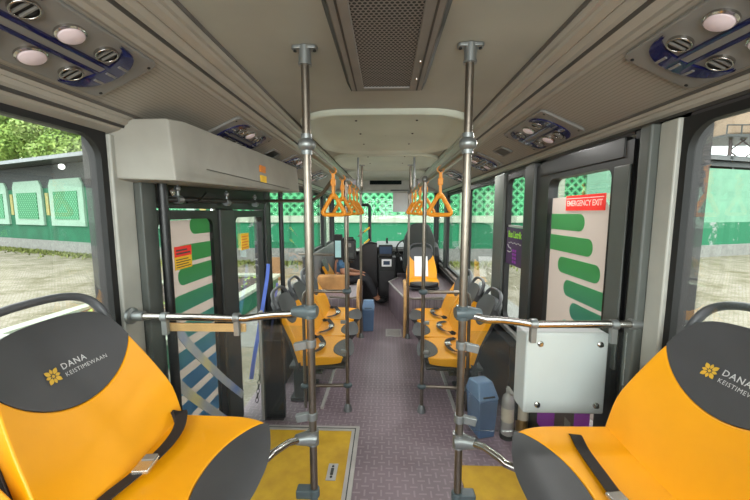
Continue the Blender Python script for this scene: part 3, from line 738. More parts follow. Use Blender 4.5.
# partition screens by the main poles
def screen(s, l):
    X = (XL + .035) if s < 0 else (XR - .005); px = .30 * s; Y = 1.40 if s < 0 else 1.36
    t = thing('partition_screen', ((X + px) / 2, Y, .5), l, 'partition', 'partition screens')
    W = abs(X)
    MB().tube([(X, Y, 1.152), (s * .60, Y, 1.146)] + [(s * (.60 - .07 * k), Y - .012 * k * (k / 2), 1.146 + .012 * k) for k in (1, 2, 3)] + [(px + s * .02, 1.315, 1.202)], .0155, 16).build('handrail', M['chrome'], t)
    MB().lathe([(.036, 0), (.036, .012), (.022, .016), (.022, .06), (.02, .062)] if s < 0 else [(.036, 0), (.036, -.012), (.022, -.016), (.022, -.06), (.02, -.062)], (X, Y, 1.152), axis='x').build('wall_flange', M['clampg'], t)
    b = MB(); b.tube([(px + s * .075, 1.335, 1.198), (px + s * .02, 1.315, 1.205), (px - s * .012, 1.31, 1.207), (px - s * .028, 1.308, 1.207)], [.019, .029, .029, .022], 16); b.cyl((px, 1.31, 1.18), (px, 1.31, 1.235), .024); b.build('pole_joint', M['joint'], t)
    for xx in ((.955, .64) if s < 0 else (.92, .60)):
        b = MB(); b.cyl((s * xx - .014, Y, 1.149), (s * xx + .014, Y, 1.149), .021, n=16); b.box(s * xx - .012, s * xx + .012, Y - .012, Y + .012, 1.07, 1.135); b.build('tee_clamp', M['clampg'], t, bevel=.003)
    for z in (1.075, .765):
        b = MB(); b.cyl((px, 1.31, z - .016), (px, 1.31, z + .016), .021, n=16); b.box(px + min(0, s * .075), px + max(0, s * .075), 1.312, 1.335, z - .022, z + .010, Matrix.Translation((px, 1.31, z)) @ Matrix.Rotation(s * .22, 4, 'Y') @ Matrix.Translation((-px, -1.31, -z))); b.build('glass_clip', M['clampg'], t, bevel=.003)
    b = MB(); b.box(min(px + s * .05, X - s * .07), max(px + s * .05, X - s * .07), Y - .003, Y + .003, .68, 1.115); b.build('glass_panel', M['acrylic'], t)
    b = MB(); b.cyl((px, 1.31, .40), (px, 1.31, .44), .023); b.box(px + min(s * .075, 0), px + max(s * .075, 0), 1.29, 1.335, .40, .438); b.build('low_clamp', M['joint'], t, bevel=.006)
    k = thing('seat_guard_rail', (px, 1.31, .66), 'short bent chrome rail from the nearest %s pole to the corner of the lettered seat' % ('left' if s < 0 else 'right'), 'rail', 'seat guard rails')
    b = MB(); b.tube([(px - s * .012, 1.308, .665), (px + s * .02, 1.30, .672), (px + s * .06, 1.27, .685)], [.026, .03, .02], 16); b.cyl((px, 1.31, .64), (px, 1.31, .70), .024); b.build('lower_joint', M['clampg'], k)
    MB().tube([(px + s * .04, 1.285, .678), (px + s * .08, 1.23, .70), (px + s * .115, 1.15, .715), (px + s * .125, 1.13, .712), (px + s * .185, 1.10, .705)], .0135, 14).build('seat_rail', M['chrome'], k)
    return t
screen(-1, 'clear screen under a chrome handrail by the left doors')
screen(1, 'clear screen under a chrome handrail in front of the white box')
MB_ = MB(); MB_.box(-.965, -.615, 1.425, 1.437, 1.075, 1.112); tag(MB_.build('wooden_strip', M['wood'], bevel=.003), 'pale wooden strip tied beneath the left chrome handrail', 'wood strip')

# bench end rails
def bench_rail(s, l):
    px = -.304 if s < 0 else .290; ox = s * .648; Y = 2.59
    t = thing('bench_end_rail', ((px + ox) / 2, Y, 0), l, 'rail', 'bench end rails')
    MB().tube([(px, Y, .985), (ox - s * .03, Y, .985)], .0135, 12).build('top_rail', M['steel'], t)
    MB().tube([(px, Y, .215), (ox, Y, .205)], .0135, 12).build('lower_rail', M['steel'], t)
    MB().tube([(ox, Y, .02), (ox, Y, .92), (ox - s * .01, Y, .965), (ox - s * .035, Y, .985)], .0135, 12).build('outer_post', M['steel'], t)
    for x, z in ((px, .985), (px, .215), (ox, .205)):
        b = MB(); b.sphere((x, Y, z), .03, (1.25, .9, .8), 14); b.build('joint', M['joint'], t)
    MB().box(min(px, ox) + .02, max(px, ox) - .02, Y - .003, Y + .003, .25, .95).build('glass_panel', M['acrylic'], t)
    for z in (.50, .74): MB().box(min(px, px + s * .05), max(px, px + s * .05), Y - .014, Y + .014, z - .012, z + .012).build('glass_clip', M['clampg'], t, bevel=.003)
    return t
bench_rail(-1, 'steel rail and clear panel at the near end of the left bench')
bench_rail(1, 'steel rail and clear panel at the near end of the right bench')

# white control box
t = thing('control_box', (.81, 1.56, .69), 'white metal box with four bolts under the right chrome handrail', 'control box')
MB().box(.625, .985, 1.475, 1.60, .69, 1.068).build('box_body', M['boxw'], t, bevel=.01)
for x in (.685, .945):
    for z in (.735, 1.02):
        MB().lathe([(.0135, 0), (.0135, -.006), (.008, -.009), (.008, -.016)], (x, 1.475, z), axis='y', n=12).build('bolt', M['chrome'], t)
MB().box(.98, XR - .03, 1.50, 1.58, .75, 1.0).build('mounting_bracket', M['frame'], t)
MB().box(.636, .641, 1.50, 1.52, .74, 1.01).build('hinge', M['boxw'], t)

# ================================================================ SEATS
PR = .50                      # backrest rise per metre of height is lean: x = -PR * z
def seat_surface(y, z): return -PR * z + .05 * (y / .235) ** 2 * min(1, z / .15) * .6
def hw(z):   # half width at height z
    return .238 - .052 * max(0, (z - .08) / .30) ** 1.6 if z < .38 else .186
def ztop(u): return .478 - .018 * u * u - .075 * abs(u) ** 7
def zpad(u): return .235 + .125 * abs(u) ** 2
LOGO = {}
def make_seat(label, support, belt=True, logo=True, wid=1.0):
    r = thing('bus_seat', (0, 0, 0), label, 'seat', 'longitudinal bus seats')
    N = 22
    def back(z0f, z1f, off):
        def f(u, v):
            uu = 2 * u - 1; z = z0f(uu) + (z1f(uu) - z0f(uu)) * v; y = uu * hw(z) * wid
            return Vector((seat_surface(y, z) + off * 1.0, y, z + off * .45))
        return f
    T = .045
    def pair(z0f, z1f): return back(z0f, z1f, 0), back(z0f, z1f, -T)
    b = MB(); b.slab(*pair(lambda u: -.02, lambda u: zpad(u) - .0005), N, 12); b.build('backrest', M['yellow'], r, bevel=.007, seg=3, local=True, smooth=50)
    b = MB(); b.slab(*pair(zpad, ztop), N, 8); b.build('head_pad', M['grey'], r, bevel=.007, seg=3, local=True, smooth=50)
    # cushion
    def xf(u): return .395 - .05 * abs(u) ** 3.0
    def xb(u): return .375 - .20 + .115 * abs(u) ** 2.2 if False else .222 + .112 * abs(u) ** 2.2
    def cy(u, x): return u * (.236 - .045 * max(0, (x - .2) / .17) ** 2)
    def zc(x, u): return .010 - .006 * (x / .37) - .016 * max(0, (x - .30) / .07) ** 2 + .012 * abs(u) ** 2
    def cush(x0f, x1f, bot):
        def f(u, v):
            uu = 2 * u - 1; x = x0f(uu) + (x1f(uu) - x0f(uu)) * v
            return Vector((x - (.02 * v if bot else 0), cy(uu, x) * wid, zc(x, uu) if not bot else -.062 + .02 * (x / .37)))
        return f
    b = MB(); b.slab(cush(lambda u: -.02, lambda u: xb(u) - .0005, 0), cush(lambda u: -.02, lambda u: xb(u) - .0005, 1), N, 10); b.build('seat_cushion', M['yellow'], r, bevel=.009, seg=3, local=True, smooth=50)
    b = MB(); b.slab(cush(xb, xf, 0), cush(xb, xf, 1), N, 8); b.build('cushion_front', M['grey'], r, bevel=.012, seg=3, local=True, smooth=50)
    # shell
    def sh(off, dz):
        def f(u, v):
            uu = 2 * u - 1; z = -.10 + (ztop(uu) * .99 + .10) * v; y = uu * (hw(max(0, z)) * wid + .007)
            return Vector((seat_surface(y, max(z, -.05)) - T - off, y, z - (T + off) * .45))
        return f
    b = MB(); b.slab(sh(-.004, 0), sh(.018, 0), N, 10); b.build('back_shell', M['shell'], r, bevel=.004, local=True, smooth=50)
    b = MB(); b.box(-.06, .345, -.225, .225, -.088, -.058); b.build('seat_pan', M['shell'], r, bevel=.01, local=True)
    # carry handle over the top
    pts = []
    for k in range(21):
        a = -1 + 2 * k / 20
        q = PI / 2 * a; y = .180 * abs(math.sin(q)) ** .72 * (1 if a > 0 else -1); z = .40 + .122 * max(0, math.cos(q)) ** .5 + .008 * math.cos(q)
        pts.append((seat_surface(0, z) - T * .5 + .012, y * wid, z))
    b = MB(); b.tube(pts, .0165, 12, flat=.75, up=(1, 0, .3)); b.build('grab_handle', M['handle'], r, local=True, smooth=60)
    if support:
        b = MB(); b.box(-.10, .0, -.16, -.11, support, -.085); b.box(-.10, .0, .11, .16, support, -.085); b.box(-.13, .26, -.18, .18, -.115, -.085)
        b.box(-.13, .05, -.17, .17, support, support + .03)
        b.build('seat_support', M['frame'], r, bevel=.006, local=True)
    if logo:
        # emblem and lettering follow the pad's surface; u to the reader's right
        def onpad(u, v, d): 
            y = u; z = .335 + v * .9
            return Vector((seat_surface(y, z) + .0025 + d, y, z + .001))
        b = MB(); cx, cyv = -.062, .0
        for k in range(8):
            a = k * PI / 4 + PI / 8 * 0; L = .027 if k % 2 else .022; w = .0062 if k % 2 else .0045
            pts = []
            for i in range(10):
                q = i / 9; pts.append((q, math.sin(PI * q) * w))
            pts = pts + [(q, -h) for q, h in reversed(pts[1:-1])]
            d0 = Vector((math.cos(a), math.sin(a))); n0 = Vector((-d0.y, d0.x))
            poly = [(cx + d0.x * (.006 + q * (L - .006)) + n0.x * h, cyv + d0.y * (.006 + q * (L - .006)) + n0.y * h) for q, h in pts]
            b.add([onpad(u, v, 0) for u, v in poly], [tuple(range(len(poly)))])
        b.add([onpad(cx + .0045 * math.cos(i * PI / 4), cyv + .0045 * math.sin(i * PI / 4), .0003) for i in range(8)], [tuple(range(8))])
        b.build('emblem', M['gold'], r, local=True)
        b = text_mb('DANA', .026, lambda u, v, d: onpad(-.030 + u, .004 + v, 0), bold=.0003, spacing=1.15); b2 = text_mb('KEISTIMEWAAN', .0180, lambda u, v, d: onpad(-.030 + u, -.019 + v, 0), bold=0, spacing=1.12)
        b.add(b2.v, b2.f); b.build('lettering', M['print'], r, local=True)
    return r
def ribbon(path, w, th, side):
    """flat strip along path; side = width direction"""
    path = [Vector(p) for p in path]; S = Vector(side).normalized(); vs = []; fs = []
    for i, p in enumerate(path):
        d = (path[min(i+1, len(path)-1)] - path[max(i-1, 0)]).normalized(); s = (S - d * S.dot(d)).normalized(); n = d.cross(s) * th / 2; s = s * w / 2
        vs += [p - s - n, p + s - n, p + s + n, p - s + n]
    m = len(path)
    for i in range(m - 1):
        for k in range(4): fs.append((4*i+k, 4*i+(k+1)%4, 4*i+4+(k+1)%4, 4*i+4+k))
    fs += [(3, 2, 1, 0), tuple(4*(m-1)+k for k in range(4))]
    b = MB(); b.add(vs, fs); return b
def smoothpath(pts, n=6):
    pts = [Vector(p) for p in pts]; out = []
    for i in range(len(pts) - 1):
        p0, p1, p2, p3 = pts[max(i-1, 0)], pts[i], pts[i+1], pts[min(i+2, len(pts)-1)]
        for k in range(n):
            t = k / n; out.append(.5 * ((2*p1) + (-p0+p2)*t + (2*p0-5*p1+4*p2-p3)*t*t + (-p0+3*p1-3*p2+p3)*t**3))
    out.append(pts[-1]); return out
def add_belt(r, pts, buckle_at, ang, side=(1, 0, .1), w=.04):
    MBb = ribbon(smoothpath(pts), w, .004, side); s = MBb.build('seat_belt', M['belt'], r, local=True)
    x, y, z = buckle_at
    W = Matrix.Translation((x, y, z)) @ Matrix.Rotation(ang, 4, 'Z')
    b = MB(); b.box(-.024, .024, -.034, .034, 0, .012, W); b.build('buckle', M['buckle'], s, bevel=.003, local=True)
    b = MB(); b.box(-.018, .018, .012, .036, .011, .015, W); b.build('buckle_plate', M['vent'], s, local=True)
def seat_matrix(x, y, z, face):   # face: angle the sitter looks to
    return Matrix.Translation((x, y, z)) @ Matrix.Rotation(face, 4, 'Z')
# foreground seats
FS = make_seat('x', -.80, logo=True, wid=1.12)
plain = make_seat('x', -.405, logo=False)
LX, RX = -.78, .81
seatL2 = copy_tree(FS, seat_matrix(LX, .405, .80, 0), 'yellow seat at the lower left corner, beside the left lettered seat')
seatL = copy_tree(FS, seat_matrix(LX, .952, .80, 0), 'yellow and charcoal seat with DANA KEISTIMEWAAN lettering in the left foreground')
add_belt(seatL, [(-.01, .21, -.0), (.0, .215, .05), (.03, .20, .062), (.055, .14, .045), (.06, .06, .035), (.045, -.04, .03), (.025, -.13, .03), (.01, -.22, .025)], (.052, -.02, .03), .12)
move(FS, seat_matrix(RX, .945, .79, PI)); FS['label'] = 'yellow and charcoal seat with DANA KEISTIMEWAAN lettering in the right foreground'
add_belt(FS, [(.12, -.235, -.04), (.125, -.228, .0), (.135, -.20, .022), (.15, -.13, .022), (.158, -.03, .022), (.165, .05, .024)], (.168, .085, .020), .1)
# mid benches
mid = {}
for side, s, x in (('left', -1, -.675), ('right', 1, .67)):
    for k in range(3):
        y = 2.87 + .49 * k; lab = '%s yellow seat of the %s-hand bench halfway down the bus' % (('nearest', 'middle', 'farthest')[k], side)
        W = seat_matrix(x, y, .41, 0 if s < 0 else PI)
        if side == 'left' and k == 0: move(plain, W); plain['label'] = lab; o = plain
        else: o = copy_tree(plain, W, lab)
        mid[(side, k)] = o
src = mid[('left', 0)]
for key, o in mid.items():
    add_belt(o, [(-.0, .18, .02), (.05, .17, .045), (.10, .10, .03), (.13, .0, .033), (.11, -.12, .033), (.03, -.19, .03)], (.12, -.03, .032), .2)
# front seats
ps = make_seat('yellow seat under the seated passenger at the front left', -.21, logo=False); move(ps, seat_matrix(-.87, 5.76, .35, 0))
fs_ = make_seat('rear-facing yellow seat with white paper on its backrest at the front right', -.13, logo=False); move(fs_, seat_matrix(.56, 5.25, .56, -PI / 2))
t = MB(); t.grid(lambda u, v: Vector((.45 + .21 * u, 5.205 + .47 * (.14 + .26 * v) - .01, .60 + .30 * v)), 2, 2); tag(t.build('paper_sheet', M['white']), 'white paper notice taped on the rear-facing yellow seat at the front', 'paper')
WORLD.clear() if False else None

# ================================================================ FLOOR HATCHES, VENT
def hatch(x0, x1, y0, y1, l):
    t = thing('floor_hatch', ((x0+x1)/2, (y0+y1)/2, 0), l, 'floor hatch', 'floor hatches')
    b = MB(); b.band(rrect(x0, x1, y0, y1, .002, 1), rrect(x0 + .055, x1 - .055, y0 + .055, y1 - .055, .002, 1), onz(0), 0, .012); b.build('frame', M['alu'], t, bevel=.003)
    b = MB(); b.band(rrect(x0 + .025, x1 - .025, y0 + .025, y1 - .025, .002, 1), rrect(x0 + .032, x1 - .032, y0 + .032, y1 - .032, .002, 1), onz(0), .0115, .013); b.build('frame_joint', M['frame'], t)
    MB().box(x0 + .054, x1 - .054, y0 + .054, y1 - .054, 0, .009).build('hatch_lid', M['hatch'], t)
    return t
h = hatch(-.92, -.19, .95, 2.37, 'worn yellow floor hatch in a silver frame beside the left pole')
b = MB(); b.box(-.356, -.296, 1.85, 1.985, .009, .014); k = b.build('latch_plate', M['alu'], h, bevel=.002)
for y in (1.875, 1.96): MB().lathe([(.008, 0), (.006, .004)], (-.326, y, .014), n=10).build('screw', M['frame'], k)
MB().box(-.335, -.317, 1.89, 1.945, .0138, .016).build('latch_slot', M['frame'], k)
t = thing('yellow_floor_panel', (.7, 1.5, 0), 'worn yellow floor panel beneath the right foreground seat', 'floor panel')
MB().box(.46, 1.0, .95, 2.0, 0, .010).build('panel', M['hatch'], t)
t = thing('floor_vent', (.10, 4.38, 0), 'small square silver grate set in the aisle floor', 'floor vent')
b = MB(); b.band(rrect(.0, .21, 4.25, 4.52, .004, 1), rrect(.025, .185, 4.28, 4.49, .004, 1), onz(0), 0, .006); b.build('frame', M['alu'], t)
b = MB()
for i in range(8): b.box(.03, .18, 4.285 + .026 * i, 4.30 + .026 * i, .001, .005)
b.build('grate', M['alu'], t)

# ================================================================ BINS, EXTINGUISHERS
def bin_(x, y, l, w=.15, d=.20, h=.40, rot=0):
    t = thing('rubbish_bin', (x, y, 0), l, 'bin', None, rot)
    b = MB(); b.add([(-w*.42, -d*.42, 0), (w*.42, -d*.42, 0), (w*.42, d*.42, 0), (-w*.42, d*.42, 0), (-w*.5, -d*.5, h*.72), (w*.5, -d*.5, h*.72), (w*.5, d*.5, h*.72), (-w*.5, d*.5, h*.72)], [(0,3,2,1),(4,5,6,7),(0,1,5,4),(1,2,6,5),(2,3,7,6),(3,0,4,7)])
    b.build('bin_body', M['binblue'], t, bevel=.012, local=True)
    q = h * .72
    b = MB(); b.add([(-w*.54, -d*.54, q), (w*.54, -d*.54, q), (w*.54, d*.54, q), (-w*.54, d*.54, q), (-w*.40, -d*.20, h), (w*.40, -d*.20, h), (w*.44, d*.42, h*.96), (-w*.44, d*.42, h*.96)], [(0,3,2,1),(4,5,6,7),(0,1,5,4),(1,2,6,5),(2,3,7,6),(3,0,4,7)])
    k = b.build('bin_lid', M['binlid'], t, bevel=.014, local=True)
    b = MB(); b.box(-w*.30, w*.30, -d*.50, -d*.44, q + .02, q + .028); b.build('flap_line', M['frame'], k, local=True)
    return t
bin_(.700, 2.36, 'blue swing-top bin on the floor by the right bench', rot=.25)
bin_(-.235, 4.50, 'blue bin with rounded lid in the aisle by the left tan panel', w=.16, d=.18, h=.42)
def extinguisher(x, y, l, mm, h=.36):
    t = thing('fire_extinguisher', (x, y, 0), l, 'fire extinguisher', 'fire extinguishers')
    MB().lathe([(.040, 0), (.043, .01), (.043, h * .72), (.036, h * .8), (.016, h * .86), (.014, h * .9)], (x, y, .02), n=20).build('cylinder', M[mm], t)
    b = MB(); b.cyl((x, y, h * .9), (x, y, h * .97), .018, n=12); b.box(x - .012, x + .012, y - .07, y + .03, h * .97, h * .985); b.box(x - .010, x + .010, y - .08, y + .02, h * 1.02, h * 1.035); b.build('valve_handle', M['alu'], t, bevel=.002)
    MB().tube([(x + .02, y, h * .92), (x + .055, y - .02, h * .85), (x + .055, y - .02, h * .4)], .007, 8).build('hose', M['rubber'], t)
    MB().lathe([(.0435, 0), (.0435, .10)], (x, y, .13), n=20).build('label_band', M['stickwhite'], t)
    MB().lathe([(.05, 0), (.05, .03)], (x, y, -.0), n=20).build('bracket', M['frame'], t)
    return t
extinguisher(.868, 2.30, 'silver fire extinguisher standing just right of the blue bin', 'alu')
extinguisher(.982, 2.33, 'brassy fire extinguisher beneath the white box', 'brass')

# dark end panels of the benches and wheel housings
t = thing('doorway_screen', (-.85, 2.48, 0), 'narrow dark upright panel between the left doorway and the bench', 'panel')
MB().box(-.935, -.785, 2.44, 2.47, 0, .84).build('panel_board', M['tint'], t)
MB().box(-.95, -.93, 2.43, 2.48, 0, .86).build('panel_post', M['alu'], t, bevel=.004)
b = MB(); b.box(-.93, -.78, 2.475, 2.50, 0, .62); b.build('lower_board', M['dark'], t)
b = MB(); b.box(XL + .005, -.93, 3.0, 4.15, 0, .50); tag(b.build('left_bench_plinth', M['dark'], bevel=.01), 'dark boxed housing behind the left bench seats', 'housing')
b = MB(); b.box(.955, XR - .005, 2.55, 4.15, 0, .58); tag(b.build('right_bench_plinth', M['dark'], bevel=.01), 'dark boxed housing behind the right bench seats', 'housing')

# tan edged panels at y=4.2
for s, l in ((-1, 'left'), (1, 'right')):
    X = -.352 if s < 0 else .243
    t = thing('seat_divider', (X, 4.5, 0), 'dark divider with curved tan edge at the far end of the %s bench' % l, 'divider', 'tan edged dividers')
    poly = [(4.42, 0), (4.22, .0), (4.19, .30), (4.20, .52), (4.235, .64), (4.30, .69), (4.42, .70)]
    b = MB(); b.prism(poly, lambda u, v, d: Vector((d, u, v)), X - .012, X + .012); b.build('divider_board', mat('divider_board_%s' % l, (92, 78, 84), .5), t)
    b = MB(); b.tube([(X, p[0], p[1]) for p in poly[1:]], .02, 10); b.build('tan_edge', M['wood'], t)
    MB().tube([(X, 4.25, .52), (X + s * .12, 4.24, .50), (s * .72, 4.24, .52)], .012, 8).build('low_rail', M['steel'], t)

# ================================================================ FRONT AREA
b = MB(); pf = [(.05, 5.6), (.26, 4.5), (XR, 4.5), (XR, YF - .03), (.21, YF - .03), (.21, 5.96)]
b.prism(pf, onz(0), 0, .44); struct(b.build('trim_33', M['floor'], bevel=.004))
b = MB(); b.tube([(.21, 5.95, .44), (.05, 5.6, .44), (.26, 4.5, .44), (XR, 4.5, .44)], .014, 8); struct(b.build('trim_34', M['alu']))
sb('trim_35', M['floor'], (XL, -.37, 4.45, 5.32, 0, .44), bevel=.006)
sb('trim_43', M['floor'], (XL, -.60, 5.32, 6.4, 0, .14), bevel=.006)
# card reader on its pole
t = thing('card_reader', (-.47, 4.12, 0), 'black ticket validator with a pale screen on a steel pole at the left', 'card reader')
MB().cyl((-.47, 4.16, 0), (-.47, 4.16, 1.60), .017, n=14).build('pole', M['steel'], t)
b = MB(); b.box(-.555, -.365, 4.07, 4.14, 1.02, 1.27); b.box(-.53, -.39, 4.08, 4.13, .985, 1.30); b.build('reader_body', M['black'], t, bevel=.02, seg=3)
MB().box(-.625, -.52, 4.025, 4.065, 1.03, 1.335).build('phone_body', M['rubber'], t, bevel=.012)
MB().box(-.608, -.537, 4.022, 4.026, 1.06, 1.26).build('screen', M['screen'], t)
MB().box(-.47, -.42, 4.066, 4.071, 1.18, 1.225).build('small_display', M['vent'], t)
MB().box(-.48, -.40, 4.067, 4.071, 1.06, 1.11).build('keypad', M['frame'], t)
MB().lathe([(.034, -.0), (.034, .05)], (-.47, 4.16, .62)).build('pole_joint', M['joint'], t)
MB().tube([(XL + .05, 4.19, 1.075), (-.47, 4.16, 1.075)], .014, 10).build('wall_arm', M['steel'], t)
# driver console / fare box
t = thing('fare_machine', (0, 6.05, 0), 'tall black fare machine with a white-framed screen near the windscreen', 'fare machine')
b = MB(); b.box(-.14, .18, 6.0, 6.3, 0, .80); b.box(-.13, .12, 6.02, 6.25, .80, 1.02); b.build('machine_body', M['black'], t, bevel=.015)
MB().box(-.115, .105, 5.995, 6.02, .86, .99).build('display', M['screenblue'], t, bevel=.006)
b = MB(); b.band(rrect(-.075, .10, .635, .765, .008, 2), rrect(-.045, .07, .665, .735, .004, 2), ony(5.995), -.006, .004); b.build('white_frame', M['white'], t)
MB().box(-.046, .071, 5.992, 5.998, .664, .736).build('frame_screen', M['screenblue'], t)
MB().box(-.11, .14, 5.996, 6.0, .10, .55).build('service_door', M['dark'], t, bevel=.002)
t = thing('front_partition', (-.35, 6.14, 0), 'black upright partition between the front door and the fare machine', 'partition')
b = MB(); b.prism([(-.44, 0), (-.16, 0), (-.16, 1.03), (-.30, 1.05), (-.44, .97)], ony(6.12), 0, .04); b.build('partition_board', M['dark'], t)
MB().tube([(-.44, 6.12, 0), (-.44, 6.12, .98), (-.30, 6.12, 1.06), (-.16, 6.12, 1.03)], .018, 10).build('partition_edge', M['black'], t)
t = thing('dashboard', (.25, 6.8, .0), 'black curved dashboard below the windscreen', 'dashboard')
b = MB(); b.prism([(6.45, .25), (6.40, .80), (6.50, .93), (6.75, .99), (7.1, 1.0), (7.1, .25)], lambda u, v, d: Vector((d, u, v)), -.2, XR - .03); b.build('dash_body', M['black'], t, bevel=.03, seg=3)
b = MB(); b.box(.12, .42, 6.40, 6.44, .86, .92); b.build('switch_panel', M['vent'], t, bevel=.006)
b = MB(); b.box(.14, .17, 6.36, 6.41, .78, .84); b.box(.20, .26, 6.37, 6.41, .76, .82); b.build('switch_block', M['frame'], t, bevel=.003)
MB().box(.0, .04, 6.75, 6.78, .98, 1.09).build('dash_camera', M['black'], t, bevel=.004)
t = thing('steering_wheel', (.42, 6.2, .85), 'steering wheel half hidden behind the dark driver seat', 'steering wheel')
W = Matrix.Translation((.40, 6.28, .93)) @ Matrix.Rotation(math.radians(-62), 4, 'X')
b = MB(); k0 = len(b.v); b.ring([(.20 * math.cos(2*PI*i/32), .20 * math.sin(2*PI*i/32), 0) for i in range(32)], .014, 8, nrm=(0, 0, 1)); b.v = [W @ v for v in b.v]; b.build('rim', M['dark'], t)
b = MB(); b.cyl((0, 0, -.06), (0, 0, .01), .04); 
for a in (0, 2.1, 4.2): b.tube([(0, 0, 0), (.2 * math.cos(a), .2 * math.sin(a), 0)], .01, 8)
b.cyl((0, 0, -.30), (0, 0, -.05), .025)
b.v = [W @ v for v in b.v]; b.build('hub', M['frame'], t)
# driver seat
t = thing('driver_seat', (.57, 5.95, .44), 'tall dark driver seat behind the rear-facing yellow seat', 'seat')
def dback(u, v):
    uu = 2*u - 1; w = (.27 - .02 * v - (.10 * max(0, v - .72) / .28)) ; return Vector((.56 + uu * w, 5.72 - .10 * v + .03 * uu * uu, .62 + .80 * v - .03 * uu * uu * v))
b = MB(); b.slab(dback, lambda u, v: dback(u, v) + Vector((0, .10, 0)), 12, 12); b.build('backrest', M['frame'], t, bevel=.025, seg=3)
MB().box(.31, .81, 5.78, 6.26, .56, .68).build('seat_cushion', M['grey'], t, bevel=.03, seg=3)
b = MB(); b.lathe([(.14, 0), (.10, .03), (.06, .06), (.06, .08), (.14, .13)], (.56, 5.98, .44)); b.build('pedestal', M['black'], t)
MB().tube([(.27, 5.78, .76), (.27, 6.1, .78)], .02, 10).build('armrest', M['black'], t)
# mirror bracket, wipers / handles, visor
t = thing('mirror_bracket', (-.32, 6.95, .9), 'black angled bracket with two yellow-tipped arms at the windscreen', 'bracket')
MB().tube([(-.50, 6.95, 1.745), (-.37, 6.95, 1.745), (-.335, 6.95, 1.71), (-.33, 6.95, .95)], .034, 12).build('bracket_bar', M['black'], t)
for z in (1.12, .88):
    k = MB().tube([(-.55, 6.7, z), (-.36, 6.9, z + .15)], .014, 8).build('arm', M['steel'], t)
    MB().tube([(-.44, 6.81, z + .085), (-.34, 6.91, z + .165)], .018, 8).build('yellow_tip', M['signy'], k)
b = MB(); b.box(.14, .56, 7.08, 7.09, 1.60, 2.0); tag(b.build('sun_visor', M['white'], bevel=.003), 'white sheet sun visor hanging at the top of the windscreen', 'visor')
for x in (-.62, .47):
    pass

# ================================================================ PERSON
def skin_body(name, joints, edges, parent, m, sub=2):
    me = bpy.data.meshes.new(name); names = list(joints); idx = {n: i for i, n in enumerate(names)}
    me.from_pydata([joints[n][0] for n in names], [(idx[a], idx[b]) for a, b in edges], [])
    o = bpy.data.objects.new(name, me); C.objects.link(o); o.parent = parent
    md = o.modifiers.new('skin', 'SKIN'); md.use_smooth_shade = True
    for i, n in enumerate(names):
        r = joints[n][1]; rr = r if isinstance(r, tuple) else (r, r)
        me.skin_vertices[0].data[i].radius = rr; me.skin_vertices[0].data[i].use_root = (i == 0)
    s = o.modifiers.new('sub', 'SUBSURF'); s.levels = sub; s.render_levels = sub
    me.materials.append(m); return o
px, py, pz = -.77, 5.76, .09      # hips sit over the cushion at z=.58
t = thing('person', (px, py, pz), 'seated person in a blue shirt and dark trousers half hidden behind the ticket validator', 'person')
J = {'pelvis': ((0, 0, .36), .115), 'waist': ((-.03, 0, .50), .105), 'chest': ((.0, 0, .64), (.15, .11)), 'neckb': ((.055, 0, .76), .06), 'neck': ((.095, 0, .79), .05), 'jaw': ((.165, 0, .81), .06), 'skull': ((.145, 0, .88), .088), 'crown': ((.13, 0, .93), .06)}
E = [('pelvis', 'waist'), ('waist', 'chest'), ('chest', 'neckb'), ('neckb', 'neck'), ('neck', 'jaw'), ('jaw', 'skull'), ('skull', 'crown')]
for s, n in ((-1, 'r'), (1, 'l')):
    J.update({'sh'+n: ((.02, .17*s, .72), .055), 'el'+n: ((.06, .22*s, .50), .042), 'wr'+n: ((.27, .13*s, .47), .028), 'pa'+n: ((.33, .10*s, .47), (.03, .016)),
              'hip'+n: ((.04, .09*s, .35), .09), 'kn'+n: ((.42, .10*s, .40), .062), 'an'+n: ((.62, .06*s, .02), .042), 'to'+n: ((.74, .06*s, -.01), .035)})
    E += [('chest', 'sh'+n), ('sh'+n, 'el'+n), ('el'+n, 'wr'+n), ('wr'+n, 'pa'+n), ('pelvis', 'hip'+n), ('hip'+n, 'kn'+n), ('kn'+n, 'an'+n), ('an'+n, 'to'+n)]
    for k in range(4):
        a = 'f%d%s' % (k, n); J[a + '1'] = ((.36, .10*s + (.024 - .016*k)*s, .468), .009); J[a + '2'] = ((.395 + (.006, .012, .008, -.004)[k], .10*s + (.028 - .018*k)*s, .455), .008); J[a + '3'] = ((.412 + (.006, .012, .008, -.004)[k], .10*s + (.028 - .018*k)*s, .436), .007)
        E += [('pa'+n, a+'1'), (a+'1', a+'2'), (a+'2', a+'3')]
    J['th1'+n] = ((.315, .10*s - .036*s, .465), .010); J['th2'+n] = ((.35, .10*s - .052*s, .455), .008); E += [('pa'+n, 'th1'+n), ('th1'+n, 'th2'+n)]
body = skin_body('body', J, E, t, M['skin'])
G = {'a': ((-.0, 0, .42), .125), 'b': ((-.03, 0, .52), (.125, .115)), 'c': ((.0, 0, .65), (.168, .125)), 'd': ((.05, 0, .75), .075)}
GE = [('a', 'b'), ('b', 'c'), ('c', 'd')]
for s, n in ((-1, 'r'), (1, 'l')):
    G.update({'s'+n: ((.02, .17*s, .725), .066), 'e'+n: ((.05, .215*s, .56), .058)}); GE += [('c', 's'+n), ('s'+n, 'e'+n)]
skin_body('shirt', G, GE, t, M['shirt'])
G = {'a': ((0, 0, .36), .128)}; GE = []
for s, n in ((-1, 'r'), (1, 'l')):
    G.update({'h'+n: ((.05, .09*s, .355), .10), 'k'+n: ((.42, .10*s, .405), .073), 'an'+n: ((.60, .065*s, .06), .055)}); GE += [('a', 'h'+n), ('h'+n, 'k'+n), ('k'+n, 'an'+n)]
skin_body('trousers', G, GE, t, M['trouser'])
